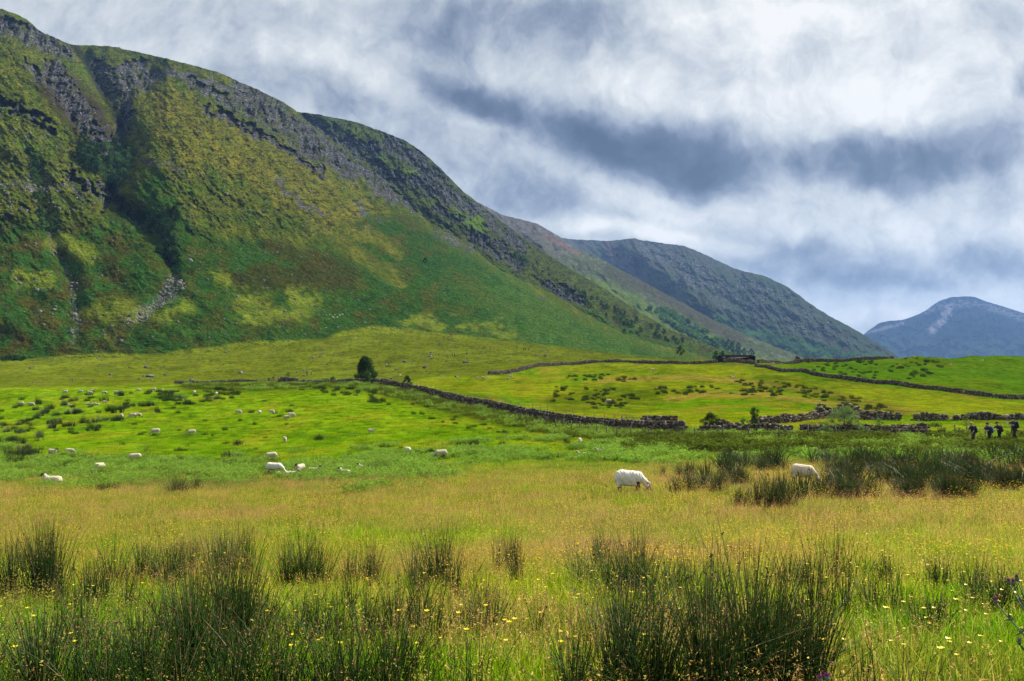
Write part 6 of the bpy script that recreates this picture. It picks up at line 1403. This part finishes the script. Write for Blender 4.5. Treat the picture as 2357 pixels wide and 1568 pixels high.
# ------------------------------------------------------------ people
SKIN = (.50, .30, .21)
CLOTH = simple_mat('clothing', None, .9, 30, .2, .004, attr='Col'); SKIN_M = simple_mat('skin', None, .6, None, attr='Col'); PACK_M = simple_mat('backpack_cloth', None, .7, 18, .25, .004, attr='Col')
def person_parts(shirt, trousers, hair, hairkind='short', lean=.12, stride=.3, head_down=.35, armfwd=.5, pack=None, bare=False, reach=None, boots=(.03, .025, .02), flat=None):
    """a walking figure facing +X; returns [(name, mesh), ...]"""
    hip = np.array((0, 0, .93)); d = np.array((math.sin(lean), 0, math.cos(lean))); ch = hip + d * .40; nk = hip + d * .56; hc = hip + d * .70 + np.array((.05 * head_down, 0, -.02 * head_down)); parts = []
    S = []
    # body in skin: legs, trunk, arms, neck, head with nose, ears and chin
    S += [(hip, ch, .135, .15, SKIN, (.78, 1.15, 1)), (ch, nk, .14, .075, SKIN, (.8, 1.15, 1)), (nk, hc - d * .06, .055, .055, SKIN)]
    fwd = np.array((math.cos(head_down), 0, -math.sin(head_down))); up = np.array((math.sin(head_down), 0, math.cos(head_down)))
    S += [(hc + up * .035, hc + up * .03 - fwd * .02, .088, .085, SKIN, (1, .86, 1)), (hc - up * .05 + fwd * .035, hc - up * .03, .052, .07, SKIN, (1, .9, 1)), (hc + fwd * .092 - up * .005, hc + fwd * .112 - up * .028, .012, .017, SKIN)]
    for s in (-1, 1): S += [(hc + np.array((0, s * .078, 0)), hc + np.array((-.01, s * .088, .01)), .018, .014, SKIN)]
    joints = []
    for s in (-1, 1):
        a = stride * s; kn = hip + np.array((math.sin(a) * .42 + .04, s * .085, -.42)); an = kn + np.array((math.sin(a - .18) * .42, 0, -.42 + .02 * abs(a))); an[2] = max(an[2], .09)
        sh = ch + d * .07 + np.array((0, s * .18, 0)); aa = -a * .7 + armfwd; el = sh + np.array((math.sin(aa) * .27, s * .05, -math.cos(aa) * .27)); f2 = aa + .8 * armfwd + .3; wr = el + np.array((math.sin(f2) * .24, -s * .03, -math.cos(f2) * .24))
        if reach is not None and s == -1: wr = el + np.array(reach)
        joints.append((kn, an, sh, el, wr)); S += [(hip + np.array((0, s * .08, -.02)), kn, .085, .055, SKIN), (kn, an, .052, .036, SKIN), (sh, el, .052, .040, SKIN), (el, wr, .038, .026, SKIN)]
        hd_ = (wr - el) / np.linalg.norm(wr - el); side = np.cross(hd_, (0, 1, 0)); side = side / (np.linalg.norm(side) + 1e-9)
        pm = wr + hd_ * .06; S += [(wr, pm, .028, .032, SKIN, (1, .6, 1))]
    body = sdf_mesh('person_body', S, .022, .022, SKIN_M)
    # four fingers and a thumb on each hand, rooted inside the palm
    vb = np.zeros(len(body.vertices) * 3, np.float32); body.vertices.foreach_get('co', vb); nb_ = len(body.vertices); fcs = np.array([p.vertices[:] for p in body.polygons if len(p.vertices) == 4])
    fb = Buf(); fb.add(vb.reshape(-1, 3), fcs, None, SKIN)
    for (kn, an, sh, el, wr), s in zip(joints, (-1, 1)):
        hd_ = (wr - el) / np.linalg.norm(wr - el); w_ = np.array((hd_[2], 0, -hd_[0])); w_ /= np.linalg.norm(w_) + 1e-9; cl = np.array((0, -s, 0))
        for i, ln in enumerate((.062, .074, .070, .056)):
            b0 = wr + hd_ * .065 + w_ * (.027 - .018 * i); m1 = b0 + hd_ * ln * .55 + cl * .008; m2 = m1 + hd_ * ln * .32 + cl * .024; tube(fb, [b0, m1, m2], [.009, .0085, .007], 5, SKIN)
        b0 = wr + hd_ * .02 + w_ * .026; tube(fb, [b0, b0 + hd_ * .03 + w_ * .022, b0 + hd_ * .055 + w_ * .024 + cl * .012], [.011, .010, .008], 5, SKIN)
    parts.append(('body', fb.mesh('person_body', SKIN_M, True)))
    if not bare:
        T = [(hip - d * .03, ch, .152, .166, shirt, (.8, 1.15, 1)), (ch, nk - d * .03, .152, .085, shirt, (.82, 1.18, 1))]
        for (kn, an, sh, el, wr), s in zip(joints, (-1, 1)): T += [(sh, sh + (el - sh) * .75, .068, .060, shirt)]
        parts.append(('t_shirt', sdf_mesh('t_shirt', T, .022, .02, CLOTH)))
    T = [(hip + d * .05, hip - np.array((0, 0, .05)), .150, .148, trousers, (.82, 1.16, 1))]
    for kn, an, sh, el, wr in joints: s = np.sign(kn[1]); T += [(hip + np.array((0, s * .08, -.04)), kn, .100, .070, trousers), (kn, an + (kn - an) * .08, .068, .055, trousers)]
    parts.append(('trousers', sdf_mesh('trousers', T, .022, .02, CLOTH)))
    T = []
    for kn, an, sh, el, wr in joints: T += [((an[0], an[1], max(an[2], .1)), (an[0], an[1], .06), .052, .05, boots), ((an[0], an[1], .045), (an[0] + .14, an[1], .04), .05, .042, boots)]
    parts.append(('boots', sdf_mesh('boots', T, .022, .012, CLOTH)))
    if hairkind == 'cap': T = [(hc + up * .075, hc + up * .07 - fwd * .02, .096, .093, hair, (1, .9, .85)), (hc + up * .06 + fwd * .08, hc + up * .05 + fwd * .15, .05, .045, hair, (1, 1.1, .25))]
    else: T = [(hc + up * .06 - fwd * .015, hc + up * .055 - fwd * .03, .098, .095, hair, (1, .9, 1)), (hc + up * .02 - fwd * .05, hc - up * .03 - fwd * .055, .07, .055, hair, (1, 1.0, 1))]
    parts.append(('cap' if hairkind == 'cap' else 'hair', sdf_mesh('hair', T, .018, .02, CLOTH)))
    if pack is not None:
        c = hip + d * .28 - np.array((.22, 0, 0)); T = [(c - d * .13, c + d * .17, .135, .12, pack, (.72, 1.1, 1)), (c - d * .1 - np.array((.08, 0, 0)), c + d * .02 - np.array((.08, 0, 0)), .08, .07, tuple(np.array(pack) * 1.6), (.7, 1.2, 1))]
        for s in (-1, 1): T += [(c + d * .17 + np.array((.02, s * .09, 0)), ch + d * .13 + np.array((.02, s * .10, 0)), .022, .022, pack), (ch + d * .13 + np.array((.02, s * .10, 0)), ch + np.array((.14, s * .11, -.02)), .022, .02, pack)]
        parts.append(('backpack', sdf_mesh('backpack', T, .02, .02, PACK_M)))
    return parts
def put_person(parts, label, pos, ang, scale=1.0, group=None):
    t = thing('person', label, 'person', pos, radians(ang), group, scale)
    for nm, me in parts: obj(nm, me, t)
    return t
BLKC = (.022, .022, .028)
def hiker(u, vhead, Y, parts, label, ang, s=1.0, group='line of hikers behind the wire fence'):
    a, t = ray(u, vhead); X = float(a) * Y; Z = float(GZ(X, Y)); top = float(t) * Y; s = np.clip((top - Z) / 1.74, .95 * s, 1.12 * s); return put_person(parts, label, (X, Y, top - 1.74 * s), ang, s, group)
pp = dict(trousers=(.03, .025, .04))
hiker(2240, 972, 66, person_parts(BLKC, (.055, .035, .05), (.42, .30, .15), 'short', .18, .32, .55, .3, pack=(.012, .02, .04)), 'fair haired hiker in black with bowed head and black backpack, leading the line', 182)
hiker(2277, 973, 67.5, person_parts(BLKC, (.015, .015, .02), (.02, .014, .01), 'short', .2, .3, .3, .7, pack=(.01, .09, .22)), 'dark haired hiker in black with a bright blue backpack', 180)
hiker(2300, 971, 69, person_parts((.02, .02, .022), (.015, .015, .02), (.01, .01, .012), 'cap', .22, .3, .3, .7, pack=(.05, .06, .05)), 'hiker in a black cap with a pale striped bag', 178)
m_ = hiker(2335, 961, 67, person_parts(BLKC, (.03, .02, .02), (.012, .009, .008), 'short', .16, .25, .45, .9, pack=(.014, .014, .02)), 'tallest hiker at the right edge reading a sheet of paper', 185, 1.05)
b = Buf(); V_ = [(.36, -.13, 1.20), (.36, .13, 1.20), (.54, .13, 1.30), (.54, -.13, 1.30)]; b.add(V_ + [(x, y, z - .006) for x, y, z in V_], [(0, 1, 2, 3), (7, 6, 5, 4), (0, 4, 5, 1), (1, 5, 6, 2), (2, 6, 7, 3), (3, 7, 4, 0)])
pm_ = obj('paper_sheet', b.mesh('paper_sheet', simple_mat('paper', (.75, .75, .72), .8))); pm_.matrix_world = m_.matrix_basis.copy(); tag(pm_, 'white sheet of paper held by the tallest hiker', 'paper')
# small walkers farther off; meshes shared between them
zg = lambda x, y: ((950 + x / 6.734) * .57544, (1480 + y / 6.734) * .57544)
dark_w = person_parts((.012, .012, .018), (.04, .035, .03), (.02, .015, .01), 'short', .1, .25, .1, .2, pack=(.02, .02, .025))
blue_w = person_parts((.012, .012, .018), (.25, .25, .24), (.02, .015, .01), 'short', .15, .3, .1, .2, pack=(.01, .12, .32))
pale_w = person_parts((.02, .02, .03), (.03, .03, .03), (.02, .015, .01), 'short', .25, .25, .1, .2, pack=(.55, .55, .52))
bare_w = person_parts((.3, .2, .15), (.10, .03, .03), (.03, .02, .015), 'short', .35, .35, .3, .5, bare=True)
red_w = person_parts((.28, .05, .035), (.03, .025, .03), (.03, .02, .015), 'short', .05, .2, 0, .2, pack=(.02, .02, .02))
def walker(u, v, parts, label, ang, s=1.0, Y=None):
    if Y is None: X, Y, Z = gp(u, v)
    else: X, Y, Z = onground(u, v, Y)
    put_person(parts, label, (X, Y, Z), ang, s, 'distant walkers on the moor path')
for (x, y, Yq, pr, lab, ang) in ((850, 390, 244, dark_w, 'walker in dark clothes behind the left half of the field gate', 90), (965, 385, 251, dark_w, 'walker in dark top bending behind the field gate', 60), (1140, 330, 262, blue_w, 'walker with a blue backpack past the right end of the gate', 100), (1112, 400, 243, bare_w, 'bare chested walker crouched over at the gate', 0)):
    u, v = zg(x, y); walker(u, v, pr, lab, ang, 1.05, Yq)
for (x, y, pr, lab, ang) in ((1872, 155, dark_w, 'walker in dark clothes on the moor path above the wall', 120), (1988, 128, pale_w, 'walker with a white pack just right of the other on the moor path', 60)):
    u, v = zg(x, y); walker(u, v, pr, lab, ang, 1.0)
for (u, v, pr, lab, ang) in ((889, 846, pale_w, 'stooping walker in black and white right of the lone tree', 150), (1041, 821, dark_w, 'left of two dark walkers on the moor', 90), (1046, 821, dark_w, 'right of two dark walkers on the moor', 80), (1205, 808, red_w, 'left walker of the red clad pair high on the moor', 100), (1209, 807, red_w, 'walker in dark red standing close behind another', 80), (1217, 808, red_w, 'right walker of the red clad pair high on the moor', 60), (1261, 808, pale_w, 'walker in black and white near the bracken right of the red pair', 90)):
    walker(u, v, pr, lab, ang, 1.05)
# ------------------------------------------------------------ unused prototypes go
def drop(o):
    for ch in list(o.children): drop(ch)
    bpy.data.objects.remove(o)
for p_ in [*BP, *PG, *PD, *midp, BC, *tuftp, *SP.values()]:
    if not p_.used: drop(p_.root)
# ------------------------------------------------------------ repeats that still share words are told apart by their place in the row
def ordinal(n):
    w = ['', 'first', 'second', 'third', 'fourth', 'fifth', 'sixth', 'seventh', 'eighth', 'ninth', 'tenth', 'eleventh', 'twelfth']
    return w[n] if n < len(w) else '%d%s' % (n, 'th' if 10 <= n % 100 <= 20 else {1: 'st', 2: 'nd', 3: 'rd'}.get(n % 10, 'th'))
def tell_apart():
    by = {}
    for o in scene.objects:
        if o.parent is None and 'label' in o and o.get('category') in ('rush', 'tree', 'sheep', 'flower'): by.setdefault(o['label'], []).append(o)
    for lab, os_ in by.items():
        if len(os_) < 2: continue
        P = [(o, *[float(q) for q in pix(o.location.x, o.location.y, o.location.z)]) for o in os_]
        P.sort(key=lambda q: q[2]); n = len(P); rows = 1 if n <= 5 else (2 if n <= 14 else (3 if n <= 30 else 4)); k = -(-n // rows)
        names = {1: [''], 2: [', upper row', ', lower row'], 3: [', upper row', ', middle row', ', lower row'], 4: [', top row', ', second row', ', third row', ', bottom row']}[rows]
        for r in range(rows):
            row = sorted(P[r * k:(r + 1) * k], key=lambda q: q[1])
            for i, (o, u, v) in enumerate(row):
                new = '%s, %s from left%s' % (lab, ordinal(i + 1), names[r])
                if len(new.split()) <= 16: o['label'] = new
tell_apart()
